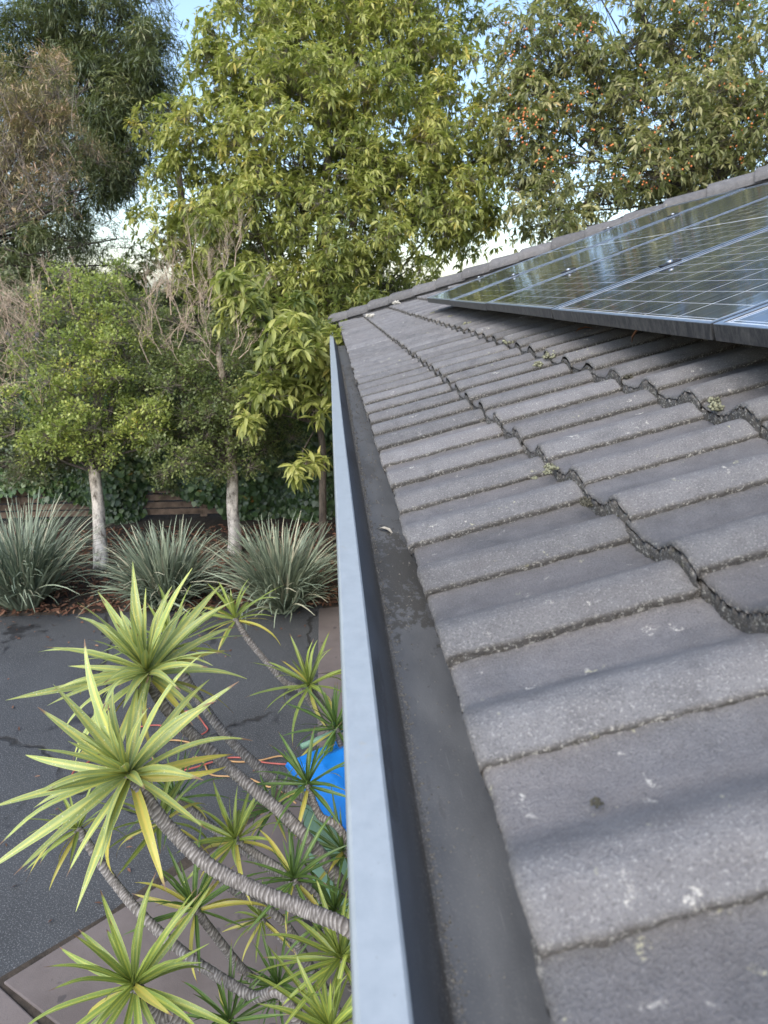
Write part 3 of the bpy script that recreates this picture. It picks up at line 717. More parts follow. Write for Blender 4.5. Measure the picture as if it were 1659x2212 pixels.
for key in ('d_pale', 'd_mid', 'd_dark', 'd_yel'):
    wd = {'d_pale': .041, 'd_mid': .034, 'd_dark': .029, 'd_yel': .036}[key]
    DL[key] = [dleaf_mesh(b, wd*random.uniform(.85, 1.15), k, M[key], random.uniform(-.25, .25)) for b, k in ((.15, 0), (.5, 0), (.85, .03), (1.25, .05), (.5, .22), (1.8, .0), (.3, -.05))]
def cane(mb, pts, r0, r1):
    P = catmull(pts, 14); seg = np.linalg.norm(np.diff(P, axis=0), axis=1); cum = np.r_[0, np.cumsum(seg)]; L_ = cum[-1]
    st = .0042; n = int(L_/st); tt = np.linspace(0, L_, n); Q = np.stack([np.interp(tt, cum, P[:, q]) for q in range(3)], 1)
    rad = r1+(r0-r1)*tt/L_; ph = np.arange(n)/2.9
    sides = 12; rings = []
    Tn = norm(np.gradient(Q, axis=0)); a = norm(np.cross(Tn[0], [.3, .2, 1.])); V = []
    ang = np.arange(sides)*2*np.pi/sides
    dphs = np.cumsum(rng.normal(size=n)*.05)
    for i in range(n):
        a = a-Tn[i]*np.dot(a, Tn[i]); a = a/np.linalg.norm(a); b = np.cross(Tn[i], a)
        fr = (ph[i]+dphs[i]+.55*np.sin(ang+i*.11)+.25*np.sin(2*ang-i*.3)) % 1
        rr = rad[i]*(.90+.17*fr**1.5)
        V.append(Q[i]+(np.cos(ang)*rr)[:, None]*a+(np.sin(ang)*rr)[:, None]*b); rings.append(fr)
    V = np.vstack(V); i = np.arange(n-1)[:, None]*sides; j = np.arange(sides)[None]; k = (j+1) % sides
    mb.add(V, np.stack([i+j, i+j+sides, i+k+sides, i+k], -1).reshape(-1, 4), ring=np.concatenate(rings))
def dragon(lab, head, d, leafpx, trunk, base, r_, style, nl=36, axis=(-.15, -.1, 1), yel=.1, bdep=None):
    hp = at(*head, d); L_ = leafpx*d/F
    n_ = len(trunk); pts = [hp]+[at(x, y, dd) for (x, y, dd) in trunk]+[np.array(base, float)]
    e_ = empty('dragon_tree', (base[0], base[1], 0)); tag(e_, lab, 'dragon tree', 'dragon trees beside the house wall')
    mb = MB(); cane(mb, pts, r_*1.15, r_); obj('trunk', mb.mesh('trunk', M['d_trunk']), e_)
    ax = norm(np.array(axis, float)+norm(pts[0]-pts[1])*.35); bx_ = norm(np.cross(ax, [0, 1, .1])); by_ = np.cross(ax, bx_)
    for i in range(nl):
        t = (i+.5)/nl; az = i*2.39996+random.uniform(-.25, .25)
        el = R(84-98*t**.85)+random.gauss(0, .14)          # young ones stand, old ones hang
        dr = math.cos(el)*(math.cos(az)*bx_+math.sin(az)*by_)+math.sin(el)*ax
        s_ = L_*(.62+.45*min(1, t*2.6))*random.uniform(.72, 1.13)
        if t > .9: s_ *= .85
        st = style
        if t > .82 and random.random() < yel*5: st = 'd_yel'
        elif random.random() < yel*.25: st = 'd_yel'
        elif style == 'd_pale' and t > .75 and random.random() < .4: st = 'd_mid'
        ml = DL[st]; me = ml[0 if t < .15 else random.choice([1, 2, 1, 4] if t < .5 else [1, 2, 3, 4, 6] if t < .85 else [2, 3, 5])]
        yv = Vector(norm(dr)); up = Vector(ax*.8+np.array([0, 0, .4])); xv = yv.cross(up).normalized(); zv = xv.cross(yv)
        o = bpy.data.objects.new('leaf', me); link(o, e_)
        p = Vector(hp+ax*(.045*(1-t)-.03)*L_/.4+dr*.008)
        Mx = Matrix(((xv.x, yv.x, zv.x, p.x), (xv.y, yv.y, zv.y, p.y), (xv.z, yv.z, zv.z, p.z), (0, 0, 0, 1)))
        o.matrix_basis = Mx@Matrix.Rotation(random.gauss(0, .35), 4, 'Y')@Matrix.Diagonal((s_**.5*L_**.5, s_, s_, 1))
dragon('largest pale yellow green rosette, low at centre of the clump, on a thick cane', (278, 1672), 2.15, 262, [(360, 1782, 2.12), (450, 1868, 2.08), (560, 1925, 2.04), (660, 1965, 2.0), (770, 2018, 1.97), (860, 2120, 2.1)], (.18, 1.25, 0), .0225, 'd_pale', 48, (-.12, -.75, 1), .15)
dragon('tall pale rosette directly above the largest one', (318, 1452), 2.5, 225, [(350, 1520, 2.5), (430, 1600, 2.48), (530, 1690, 2.45), (640, 1785, 2.4), (735, 1905, 2.4), (800, 2020, 2.5)], (.15, 1.75, 0), .0215, 'd_pale', 68, (-.1, -.35, 1), .15)
dragon('green rosette with upright leaves behind the tall pale one', (368, 1398), 2.95, 150, [(410, 1480, 2.95), (490, 1590, 2.9), (600, 1690, 2.85), (700, 1745, 2.8), (770, 1810, 2.8)], (.25, 2.0, 0), .021, 'd_mid', 34, (.05, -.1, 1))
dragon('small bright rosette, highest and farthest, on a thin curved cane', (507, 1335), 3.7, 112, [(535, 1380, 3.7), (572, 1425, 3.7), (612, 1470, 3.7), (680, 1530, 3.75)], (.2, 3.0, 0), .0175, 'd_mid', 26, (-.1, 0, 1), .15)
dragon('narrow leaved green rosette near the gutter above the blue bin', (668, 1478), 3.4, 118, [(700, 1530, 3.45), (760, 1600, 3.5)], (.3, 3.0, 0), .016, 'd_mid', 30)
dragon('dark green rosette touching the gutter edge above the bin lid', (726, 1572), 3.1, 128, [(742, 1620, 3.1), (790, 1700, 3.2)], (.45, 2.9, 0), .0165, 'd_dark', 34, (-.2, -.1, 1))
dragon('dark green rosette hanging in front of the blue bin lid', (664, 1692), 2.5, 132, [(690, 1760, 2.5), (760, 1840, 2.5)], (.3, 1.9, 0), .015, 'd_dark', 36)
dragon('mid green rosette half hidden behind the largest cane', (508, 1812), 2.5, 128, [(560, 1850, 2.5), (640, 1900, 2.45), (720, 1990, 2.45)], (.2, 1.6, 0), .016, 'd_mid', 32, yel=.2)
dragon('dark green rosette over the pinkish paving below the largest cane', (420, 1962), 2.35, 145, [(480, 2040, 2.35), (540, 2110, 2.35), (640, 2190, 2.4)], (.1, 1.3, 0), .016, 'd_dark', 34, yel=.2)
dragon('pale green rosette at the bottom left over the paving joint', (290, 2128), 1.85, 215, [(340, 2190, 1.87), (430, 2280, 1.9)], (-.05, .95, 0), .0185, 'd_mid', 36, (-.1, -.35, 1))
dragon('small rosette at far left on a long thin bowed cane', (168, 1790), 2.35, 105, [(215, 1860, 2.33), (262, 1925, 2.3), (330, 2000, 2.25), (420, 2075, 2.2), (540, 2150, 2.15), (640, 2200, 2.1)], (.05, 1.15, 0), .0165, 'd_mid', 22, yel=.25)
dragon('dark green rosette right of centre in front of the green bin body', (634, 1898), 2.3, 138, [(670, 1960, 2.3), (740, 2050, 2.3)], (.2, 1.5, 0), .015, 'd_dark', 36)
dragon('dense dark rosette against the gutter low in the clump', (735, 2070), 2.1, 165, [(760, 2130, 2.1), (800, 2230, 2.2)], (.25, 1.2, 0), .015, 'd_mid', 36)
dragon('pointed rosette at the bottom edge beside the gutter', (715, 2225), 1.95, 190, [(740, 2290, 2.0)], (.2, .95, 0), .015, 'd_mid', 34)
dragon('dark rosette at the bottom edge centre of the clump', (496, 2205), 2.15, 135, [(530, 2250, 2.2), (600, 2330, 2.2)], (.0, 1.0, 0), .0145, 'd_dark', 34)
dragon('yellowing rosette hidden behind the largest one with hanging leaves', (345, 1772), 2.6, 150, [(400, 1830, 2.6), (500, 1920, 2.6), (640, 2030, 2.6)], (.1, 1.6, 0), .016, 'd_mid', 24, (0, 0, .6), .35)
dragon('green rosette beside the gutter in line with the bin body', (742, 1840), 2.5, 125, [(790, 1900, 2.5)], (.35, 1.7, 0), .015, 'd_dark', 30)
dragon('small dark rosette low behind the bottom left rosette', (380, 1720), 2.9, 120, [(450, 1780, 2.9), (560, 1860, 2.8), (680, 1960, 2.7)], (.2, 1.8, 0), .0185, 'd_dark', 26)

dragon('dark rosette pressed against the gutter just above the largest cane', (724, 1968), 2.35, 128, [(770, 2040, 2.35)], (.3, 1.5, 0), .014, 'd_dark', 34)
dragon('dark rosette low over the paving right of the bottom edge rosette', (602, 2128), 2.35, 118, [(650, 2200, 2.35)], (.15, 1.2, 0), .014, 'd_dark', 32)
dragon('small green rosette between two canes over the paving slab', (565, 1985), 2.75, 88, [(610, 2030, 2.75), (690, 2110, 2.7)], (.2, 1.6, 0), .012, 'd_mid', 26, yel=.2)
dragon('dark rosette under the tall pale canes left of the green bin body', (590, 1745), 2.8, 100, [(640, 1800, 2.8), (730, 1880, 2.8)], (.3, 2.0, 0), .013, 'd_dark', 30)

# ------------------------------------------------------------------ strap leaved clumps
def strap_mesh(bend, w_):
    n = 9; V = []; p = np.array([0., 0., 0.]); a = R(90)
    for i in range(n):
        t = i/(n-1); hw = w_*(1-.85*t**2.2)
        V += [(-hw, p[1]-0, p[2]), (0, p[1]+hw*.3, p[2]-hw*.3), (hw, p[1], p[2])]
        a -= bend*(t**1.3)*1.9/n; p = p+np.array([0, math.cos(a), math.sin(a)])/(n-1)
    V = np.array(V); i = np.arange(n-1)[:, None]*3; j = np.arange(2)[None]
    return V, np.stack([i+j, i+j+1, i+j+4, i+j+3], -1).reshape(-1, 4)
ST = [strap_mesh(b, .011) for b in (.25, .5, .8, 1.1, 1.5, 2.0)]
STM = [npmesh('strap_shape', V, Q, M['strap'], True, {'var': np.zeros(len(V))}) for V, Q in ST]
for (px, py, sz, lab) in [(55, 1304, 1.12, 'grey green strap leaved clump at the left edge, left of the left pale trunk'), (362, 1304, .88, 'grey green strap leaved clump between the two pale trunks'), (612, 1310, .94, 'grey green strap leaved clump right of the right trunk near the gutter')]:
    b0 = ongr(px, py, .04); e_ = empty('strap_leaf_clump', b0); tag(e_, lab, 'plant', 'strap leaved clumps along the driveway edge')
    mb = MB()
    for i in range(720):
        az = random.uniform(0, 2*math.pi); rr = .15*math.sqrt(random.random())
        p = Vector((b0[0]+math.cos(az)*rr, b0[1]+math.sin(az)*rr, .03)); az2 = az+random.gauss(0, .5)
        q = random.random()*.35+rr/.15*.65; L_ = sz*random.uniform(.55, 1.12)*(1.0-.12*q); ti = R(2+40*q)+random.gauss(0, .16)
        kk = min(5, max(0, int(q*5.6+random.gauss(0, 1.1))))
        Mx = Matrix.Translation(p)@Matrix.Rotation(az2-math.pi/2, 4, 'Z')@Matrix.Rotation(-ti, 4, 'X')@Matrix.Rotation(random.gauss(0, .5), 4, 'Z')@Matrix.Diagonal((1.0, L_, L_, 1))
        if i < 280:
            o = bpy.data.objects.new('leaf', STM[kk]); link(o, e_); o.matrix_basis = Mx
        else:
            V, Q = ST[kk]; A_ = np.array(Mx); mb.add(V@A_[:3, :3].T+A_[:3, 3], Q, var=random.random())
    tag(obj('inner_leaves', mb.mesh('inner_leaves', M['strap']), e_), kind='stuff')
for (px, py, lab) in [(350, 1272, 'bright green weed at the foot of the middle strap leaved clump')]:
    b0 = ongr(px, py, .05); mb = MB(); n = 500; D = norm(rng.normal(size=(n, 3))+np.array([0, 0, .8])); P = b0+D*rng.uniform(.0, .13, (n, 1))*np.array([1.3, 1, .8])
    scatter(mb, leaf_t([(0, .1), (.5, .35), (1, .06)], .2, .3), P, D, .035); tag(obj('weed', mb.mesh('weed', M['weed'])), lab, 'weed')

# ------------------------------------------------------------------ fence with ivy
FY = 8.75
fe = empty('slat_fence', (-3, FY, 0)); tag(fe, 'weathered brown horizontal slat fence behind the trees, mostly under ivy', 'fence')
for xi in range(4):
    for zi in range(13):
        x0 = -9.0+xi*2.4; mb = MB(); mb.box((x0+1.2+rng.normal()*.01, FY+rng.normal()*.006, .12+zi*.105), (2.38, .018, .082)); obj('slat', mb.mesh('slat', M['slat'], False), fe)
    mb = MB(); mb.box((x0, FY+.06, .72), (.09, .09, 1.44)); obj('post', mb.mesh('post', M['slat'], False), fe)
iv = MB(); ivt = (np.array([[0, 0, 0], [-.5, .15, .05], [-.42, .55, 0], [0, 1, -.08], [.42, .55, 0], [.5, .15, .05]]), np.array([[0, 1, 2, 3], [0, 3, 4, 5]]))
n = 34000; X = rng.uniform(-8, 2.5, n); Z = rng.uniform(.02, 2.0, n)
keep = np.array([mnoise.noise(Vector((x*1.1, z*2.2, 3))) for x, z in zip(X, Z)])
low = np.clip((.85-Z)/.6, 0, 1)*np.clip((-.9-X)/.8, 0, 1)
k_ = keep+.85-low*.92+rng.normal(size=n)*.05 > 0
X, Z = X[k_], Z[k_]; n = len(X)
bul = np.array([mnoise.noise(Vector((x*1.6, z*1.6, 9))) for x, z in zip(X, Z)])
Yv = FY-.05-np.clip(bul+.4, 0, 1)*.35*rng.random(n)
scatter(iv, ivt, np.stack([X, Yv, Z], 1), norm(np.stack([rng.normal(size=n)*.5, -.3+rng.normal(size=n)*.2, -1+rng.normal(size=n)*.35], 1)), rng.uniform(.05, .1, n), up=np.array([0, -1, .5])+rng.normal(size=(n, 3))*.4)
tag(obj('ivy', iv.mesh('ivy', M['ivy'])), 'dark green ivy covering the slat fence behind the trunks', 'ivy', kind='stuff')
pf = empty('picket_fence', (-3, 13.2, 0)); tag(pf, 'white picket fence glimpsed through gaps in the hedge trees', 'fence')
for i in range(46):
    mb = MB(); x = -7.5+i*.17; mb.box((x, 13.2, .75), (.07, .02, 1.5)); mb.add([[x-.035, 13.19, 1.5], [x+.035, 13.19, 1.5], [x, 13.19, 1.56], [x-.035, 13.21, 1.5], [x+.035, 13.21, 1.5], [x, 13.21, 1.56]], [[0, 2, 5, 3], [1, 4, 5, 2]], [[0, 1, 2], [3, 5, 4]]); obj('picket', mb.mesh('picket', M['white'], False), pf)
mb = MB(); mb.box((-3.6, 13.24, .4), (8, .04, .08)); mb.box((-3.6, 13.24, 1.2), (8, .04, .08)); obj('rail', mb.mesh('rail', M['white'], False), pf)

# ------------------------------------------------------------------ trees
LT_P = leaf_t([(0, .02), (.45, .14), (1, .015)], .35, .3)
LT_Q = leaf_t([(0, .02), (.3, .125), (.65, .12), (1, .01)], .35, .35)
LT_A = (np.array([[0, 0, 0], [-.06, .5, 0], [0, 1, -.08], [.06, .5, 0]]), np.array([[0, 3, 2, 1]]))
LT_B = (np.array([[0, 0, 0], [-.3, .5, .06], [0, 1, 0], [.3, .5, .06]]), np.array([[0, 3, 2, 1]]))
def ellipsoid(n, c, r, shell=.42):
    d = norm(rng.normal(size=(n, 3))); q = rng.random((n, 1))**shell
    return c+d*q*r, d
def crown(leafmb, twigmb, brmb, blobs, root, nsub, nwh, nlf, leaf, tmpl, rs=.3, wr=None, spread=(1.0, .5), upb=.35, droop=.25, front=.0, brr=.02, twr=.004, voff=0, jit=.0):
    for (px, py, d, rx, rz, dens) in blobs:
        c = at(px, py, d); rX, rZ = rx*d/F, rz*d/F; r3 = np.array([rX, min(1.6, max(.5, (rX+rZ)*.4)), rZ])
        ns = max(3, int(nsub*dens*(rX*rZ)))
        S, sdn = ellipsoid(ns, c, r3)
        # limbs
        if brmb is not None:
            mid = c-np.array([0, 0, rZ*.3]); sticks(brmb, root[None], mid[None], brr*1.6, brr, 6)
            sticks(brmb, np.repeat(mid[None], ns, 0), S, brr*.5, brr*.2, 4)
        for p, dn in zip(S, sdn):
            rr = rs*rng.uniform(.7, 1.3); nw = max(3, int(nwh*rng.uniform(.7, 1.3)))
            e_ = norm(rng.normal(size=(nw, 3))+dn*.7+np.array([0, 0, upb])); W_ = p+e_*rr*rng.uniform(.45, 1, (nw, 1))*np.array([1, 1, .8])
            if twigmb is not None: sticks(twigmb, np.repeat(p[None], nw, 0), W_, twr, twr*.5, 3)
            cv = np.clip(.5+rng.normal()*.17, 0, 1)
            nl_ = nw*nlf; base = np.repeat(W_, nlf, 0); ax = norm(np.repeat(e_, nlf, 0)+np.array([0, 0, .25]))
            rnd = norm(rng.normal(size=(nl_, 3))); perp = norm(rnd-ax*np.sum(rnd*ax, 1, keepdims=True))
            D = norm(perp*spread[0]+ax*spread[1]*rng.uniform(.2, 1.6, (nl_, 1))+np.array([0, 0, -droop]))
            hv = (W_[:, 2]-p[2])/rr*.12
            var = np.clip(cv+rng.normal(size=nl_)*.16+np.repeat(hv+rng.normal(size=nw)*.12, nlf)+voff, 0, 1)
            b_ = base+perp*.01+rng.normal(size=(nl_, 3))*jit
            scatter(leafmb, tmpl, b_, D, leaf*rng.uniform(.65, 1.15, nl_), var=var)
def trunk(mb, pts, r, sides=10, n=8):
    P = catmull(pts, n); tt = np.linspace(0, 1, len(P)); rad = np.interp(tt, np.linspace(0, 1, len(r)), r)
    P = P+np.c_[np.sin(tt*19)*.008, np.cos(tt*23)*.008, 0*tt]
    ph = rng.random(4)*6
    tube(mb, P, rad, sides, rfun=lambda i, a: 1+.07*np.sin(3*a+ph[0]+i*.4)+.05*np.sin(5*a+ph[1]-i*.7))
def finish(name, e_, lm, mat, tm=None, tmat='twig', bm_=None, bmat='bark'):
    if bm_ is not None and bm_.n: obj('trunk', bm_.mesh('trunk', M[bmat]), e_)
    if tm is not None and tm.n: tag(obj('twigs', tm.mesh('twigs', M[tmat]), e_), kind='stuff')
    tag(obj('crown', lm.mesh('crown', M[mat]), e_), kind='stuff')
def fan(mb, p, d, L_, r_, lv, spread=.5, n=4):
    """bare branching twigs"""
    A = [(np.array(p, float), norm(np.array(d, float)), L_, r_)]
    for l in range(lv):
        nx = []; S_, E_, ra, rb = [], [], [], []
        for (q, dd, LL, rr) in A:
            e1 = q+dd*LL; S_.append(q); E_.append(e1); ra.append(rr); rb.append(rr*.6)
            for k in range(n):
                f_ = rng.uniform(.35, 1); nd = norm(dd+rng.normal(size=3)*spread+np.array([0, 0, .18])); nx.append((q+dd*LL*f_, nd, LL*rng.uniform(.45, .8), rr*.55))
        sticks(mb, S_, E_, np.array(ra), np.array(rb), 4 if l < 2 else 3); A = nx

# big light green tree in the middle
tb_ = at(700, 900, 11.0); tb_[2] = 0
e_ = empty('broadleaf_tree', tb_); tag(e_, 'big dense light green tree filling the middle behind the end of the roof', 'tree')
lm, tm, bm_ = MB(), MB(), MB(); root = np.array([tb_[0], tb_[1], 2.2])
trunk(bm_, [tb_, [tb_[0]+.1, tb_[1], 1.5], [tb_[0]+.05, tb_[1]+.1, 3.5], [tb_[0]+.15, tb_[1], 5.0], [tb_[0]+.2, tb_[1]+.3, 6.2]], [.2, .16, .12, .05, .02])
blobs = [(690, 120, 10.6, 150, 120, 1), (560, 170, 10.3, 140, 130, 1), (850, 120, 10.8, 150, 140, 1), (480, 300, 10.0, 110, 120, .9), (640, 330, 9.8, 150, 130, 1), (820, 320, 10.1, 150, 130, 1),
         (960, 250, 10.6, 110, 150, .8), (560, 480, 9.8, 150, 110, 1), (740, 500, 9.8, 150, 120, 1), (900, 450, 10.2, 150, 100, 1), (990, 400, 10.4, 80, 100, .8), (420, 440, 10.2, 100, 90, .8),
         (700, 630, 10.0, 130, 90, 1), (840, 600, 10.4, 110, 80, 1), (950, 520, 10.6, 80, 60, .7), (600, -20, 10.8, 150, 90, .8), (780, -30, 11, 170, 90, 1), (950, 10, 11, 100, 100, .6), (450, 560, 10.2, 80, 70, .9), (560, 640, 10.2, 120, 80, .9),
         (870, 655, 10.8, 60, 35, .8), (370, 300, 10.4, 50, 60, .5), (350, 500, 10.4, 45, 60, .6), (1020, 320, 10.5, 70, 110, .9), (1020, 470, 10.6, 60, 80, .8), (650, 180, 9.6, 90, 80, .7), (790, 230, 9.7, 90, 80, .7)]
crown(lm, tm, bm_, blobs, root, 70, 12, 8, .145, LT_P, .33, droop=.26, brr=.011, twr=.003, voff=.14)
finish('', e_, lm, 'pitto', tm, 'twig', bm_)
# darker inner growth behind its left flank
tb_ = at(430, 900, 12.5); tb_[2] = 0
e_ = empty('broadleaf_tree', tb_); tag(e_, 'dark green tree behind the left flank of the big light green tree', 'tree')
lm, tm, bm_ = MB(), MB(), MB(); root = np.array([tb_[0], tb_[1], 2.5]); trunk(bm_, [tb_, tb_+[.1, 0, 2], tb_+[0, .1, 5]], [.15, .12, .05])
crown(lm, tm, bm_, [(400, 600, 12.2, 110, 90, 1), (440, 360, 12.4, 100, 120, .7), (360, 420, 12.6, 70, 80, .4), (520, 600, 12.2, 120, 120, 1), (700, 640, 12.4, 160, 110, .8), (560, 760, 12, 200, 90, 1), (800, 720, 12, 120, 60, .9)], root, 34, 11, 8, .15, LT_P, .36, voff=-.38, brr=.012)
finish('', e_, lm, 'pitto', tm, 'twig', bm_)
# nearer bough with large leaf whorls, right of the hedge trees
tb_ = at(690, 1050, 7.6); tb_ = np.array([tb_[0], tb_[1], 0])
e_ = empty('broadleaf_tree', tb_); tag(e_, 'young tree with large drooping leaf whorls close beside the far end of the gutter', 'tree')
lm, tm, bm_ = MB(), MB(), MB(); root = np.array([tb_[0], tb_[1], 1.6]); trunk(bm_, [tb_, tb_+[.05, 0, 1.2], tb_+[-.05, .05, 1.9], tb_+[-.1, 0, 2.4]], [.05, .04, .03, .01])
crown(lm, tm, bm_, [(560, 660, 7.0, 70, 60, 1), (640, 700, 7.1, 70, 60, .9), (600, 760, 6.9, 70, 70, 1), (660, 800, 7.2, 60, 80, .9), (610, 860, 7.0, 60, 50, .8), (680, 890, 7.1, 45, 50, .9), (700, 740, 7.4, 40, 60, .8), (530, 620, 7.1, 40, 40, .7)], root, 70, 9, 9, .175, LT_Q, .22, droop=.42, voff=-.02, brr=.012)
crown(lm, tm, bm_, [(535, 905, 6.6, 18, 26, 14), (655, 1010, 6.4, 26, 30, 9)], root, 20, 7, 9, .155, LT_Q, .13, droop=.42, voff=.05, brr=.006)
finish('', e_, lm, 'pitto', tm, 'twig', bm_)
# right tree with berries
tb_ = at(1590, 800, 9.0); tb_[2] = 0
tb_ = np.array([7.6, 9.6, 0.])
e_ = empty('berry_tree', tb_); tag(e_, 'open crowned tree with orange berries rising behind the solar panels', 'tree')
lm, tm, bm_ = MB(), MB(), MB(); root = np.array(at(1560, 420, 10.5))
trunk(bm_, [tb_, [7.3, 9.9, 2.0], at(1540, 470, 10.5), at(1560, 340, 10.4), at(1500, 200, 10.2), at(1400, 60, 10.2), at(1350, -100, 10.2)], [.15, .13, .10, .085, .07, .05, .02])
trunk(bm_, [at(1565, 380, 10.4), at(1640, 250, 10.2), at(1720, 60, 10.2)], [.06, .045, .02]); trunk(bm_, [at(1550, 300, 10.4), at(1400, 320, 10.1), at(1250, 300, 9.8)], [.045, .03, .015])
trunk(bm_, [at(1540, 360, 10.4), at(1420, 400, 10.1), at(1300, 420, 9.8), at(1200, 480, 9.8)], [.04, .03, .022, .012])
bl = [(1200, 120, 9.8, 120, 110, .8), (1350, 80, 9.9, 130, 110, .8), (1520, 80, 10, 130, 110, .8), (1640, 140, 9.6, 100, 120, .8), (1170, 290, 9.8, 80, 90, .85), (1300, 240, 9.9, 120, 100, .6), (1450, 240, 9.6, 120, 100, .7), (1600, 280, 9.4, 100, 90, .7),
      (1230, 390, 9.8, 100, 45, .6), (1420, 370, 9.7, 130, 60, .7), (1190, 480, 9.7, 85, 50, .95), (1560, 370, 9.6, 80, 50, .7), (1120, 60, 10, 60, 80, .6), (1300, -20, 10.2, 220, 50, .4), (1560, -10, 10, 150, 60, .4), (1700, 260, 9.4, 70, 120, .6), (1150, 200, 9.8, 50, 60, .7), (1350, 300, 10.6, 200, 120, .45), (1550, 220, 10.8, 160, 140, .45), (1480, 420, 10.2, 150, 50, .9), (1620, 400, 10, 80, 50, .9), (1250, 500, 9.9, 80, 35, .8), (1125, 330, 9.9, 50, 90, 1), (1120, 160, 9.9, 50, 90, 1), (1160, 440, 9.8, 70, 60, 1), (1300, 430, 9.9, 90, 40, .9), (1450, 330, 10.9, 200, 90, .5)]
crown(lm, tm, bm_, bl, root, 74, 12, 7, .135, LT_P, .36, droop=.3, brr=.011, twr=.004, voff=.10)
finish('', e_, lm, 'berryleaf', tm, 'bark', bm_, 'darkbark')
bb = MB(); ico = norm(np.array([[1, 0, 0], [-1, 0, 0], [0, 1, 0], [0, -1, 0], [0, 0, 1], [0, 0, -1], [1, 1, 1], [-1, -1, 1], [1, -1, -1], [-1, 1, -1]], float)[:6])
oc = [[0, 2, 4], [2, 1, 4], [1, 3, 4], [3, 0, 4], [2, 0, 5], [1, 2, 5], [3, 1, 5], [0, 3, 5]]
spots = [(1110, 210), (1135, 265), (1150, 230), (1125, 245), (1160, 275), (1165, 255), (1120, 300), (1165, 345), (1190, 345), (1210, 340), (1100, 265), (1180, 240), (1280, 55), (1590, 215), (1505, 40), (1530, 15), (1425, 275), (1440, 380), (1210, 560), (1195, 575), (1215, 590), (1155, 590), (1290, 285), (1600, 345), (1640, 240), (1395, 235), (1320, 310)]
spots += [(rng.uniform(1090, 1659), rng.uniform(0, 400)) for _ in range(40)]
for (x, y) in spots:
    c = at(x, y, rng.uniform(8.9, 9.5) if y < 480 else 9.2)
    for q in range(rng.integers(2, 6)): bb.add(c+rng.normal(size=3)*.05+ico*rng.uniform(.014, .021), None, oc)
tag(obj('berries', bb.mesh('berries', M['berry']), e_), kind='stuff')
# upper left dark acacia
tb_ = np.array([-5.2, 11.5, 0.])
e_ = empty('acacia_tree', tb_); tag(e_, 'tall dark fine leaved tree at the upper left against the sky', 'tree')
lm, tm, bm_ = MB(), MB(), MB(); root = at(-60, 520, 11.5)
trunk(bm_, [tb_, tb_+[-.3, 0, 2.5], at(-60, 560, 11.5), at(0, 380, 11.4), at(60, 200, 11.4), at(150, 20, 11.2)], [.2, .15, .12, .09, .06, .03])
trunk(bm_, [at(-40, 520, 11.5), at(80, 470, 11.3), at(150, 430, 11.2)], [.06, .03, .01])
crown(lm, tm, bm_, [(80, 60, 11, 130, 90, 1), (230, 60, 11, 120, 90, 1), (300, 140, 11, 75, 90, 1), (200, 170, 11.2, 110, 80, 1), (60, 160, 11.4, 90, 60, .7), (250, 260, 11.2, 80, 70, .8), (330, 180, 11, 40, 60, .6), (200, 360, 11.4, 70, 90, .9), (160, 300, 11.4, 60, 80, .6), (100, 560, 11.6, 110, 60, .6), (20, 600, 11.6, 80, 60, .6), (140, 470, 11.4, 60, 40, .25), (225, 400, 11.3, 35, 50, .6), (300, 30, 11, 60, 60, .7), (60, 250, 12, 120, 90, .9), (120, 400, 12, 120, 70, .7), (40, 480, 12, 100, 60, .7), (90, 540, 12, 140, 60, .8), (200, 620, 12, 110, 40, .7), (30, 620, 12, 120, 60, 1.0), (280, 240, 11.2, 60, 80, .9), (225, 330, 11.2, 60, 100, .9)],
      root, 46, 28, 9, .165, LT_A, .34, upb=0, droop=.45, jit=.045, brr=.012, twr=.003)
crown(lm, tm, bm_, [(250, 490, 11.2, 70, 80, .8), (290, 360, 11, 50, 80, .8), (240, 560, 11.3, 80, 40, .9), (150, 500, 11.3, 80, 60, .7)], root, 26, 16, 6, .12, LT_A, .4, jit=.05, brr=.012)
finish('', e_, lm, 'acacia', tm, 'bark', bm_, 'darkbark')
tb_ = np.array([-5.6, 9.8, 0.])
e_ = empty('acacia_tree', tb_); tag(e_, 'half dead brown tinged fine leaved tree at the left edge', 'tree')
lm, tm, bm_ = MB(), MB(), MB(); root = at(-60, 480, 9.5)
trunk(bm_, [tb_, tb_+[0, 0, 2.0], at(-80, 520, 9.6), at(20, 400, 9.5), at(90, 260, 9.4), at(110, 160, 9.4)], [.13, .11, .09, .06, .035, .015])
bl = [(70, 230, 9.3, 110, 90, 1), (40, 340, 9.3, 100, 90, .9), (140, 320, 9.4, 70, 80, .7), (100, 180, 9.4, 60, 50, .7), (120, 420, 9.5, 60, 50, .5), (20, 200, 9.4, 70, 60, .9), (60, 300, 9.5, 130, 100, .8), (60, 460, 9.6, 90, 50, .4)]
crown(lm, tm, bm_, bl, root, 40, 20, 7, .12, LT_A, .36, upb=.7, droop=-.1, jit=.03, brr=.01, twr=.004)
for q in range(60): p = at(rng.uniform(-20, 170), rng.uniform(230, 470), 9.3+rng.normal()*.3); fan(tm, p, [rng.normal()*.6, 0, 1], .3, .006, 3, .55, 3)
finish('', e_, lm, 'acacia_brown', tm, 'twig', bm_, 'bark')

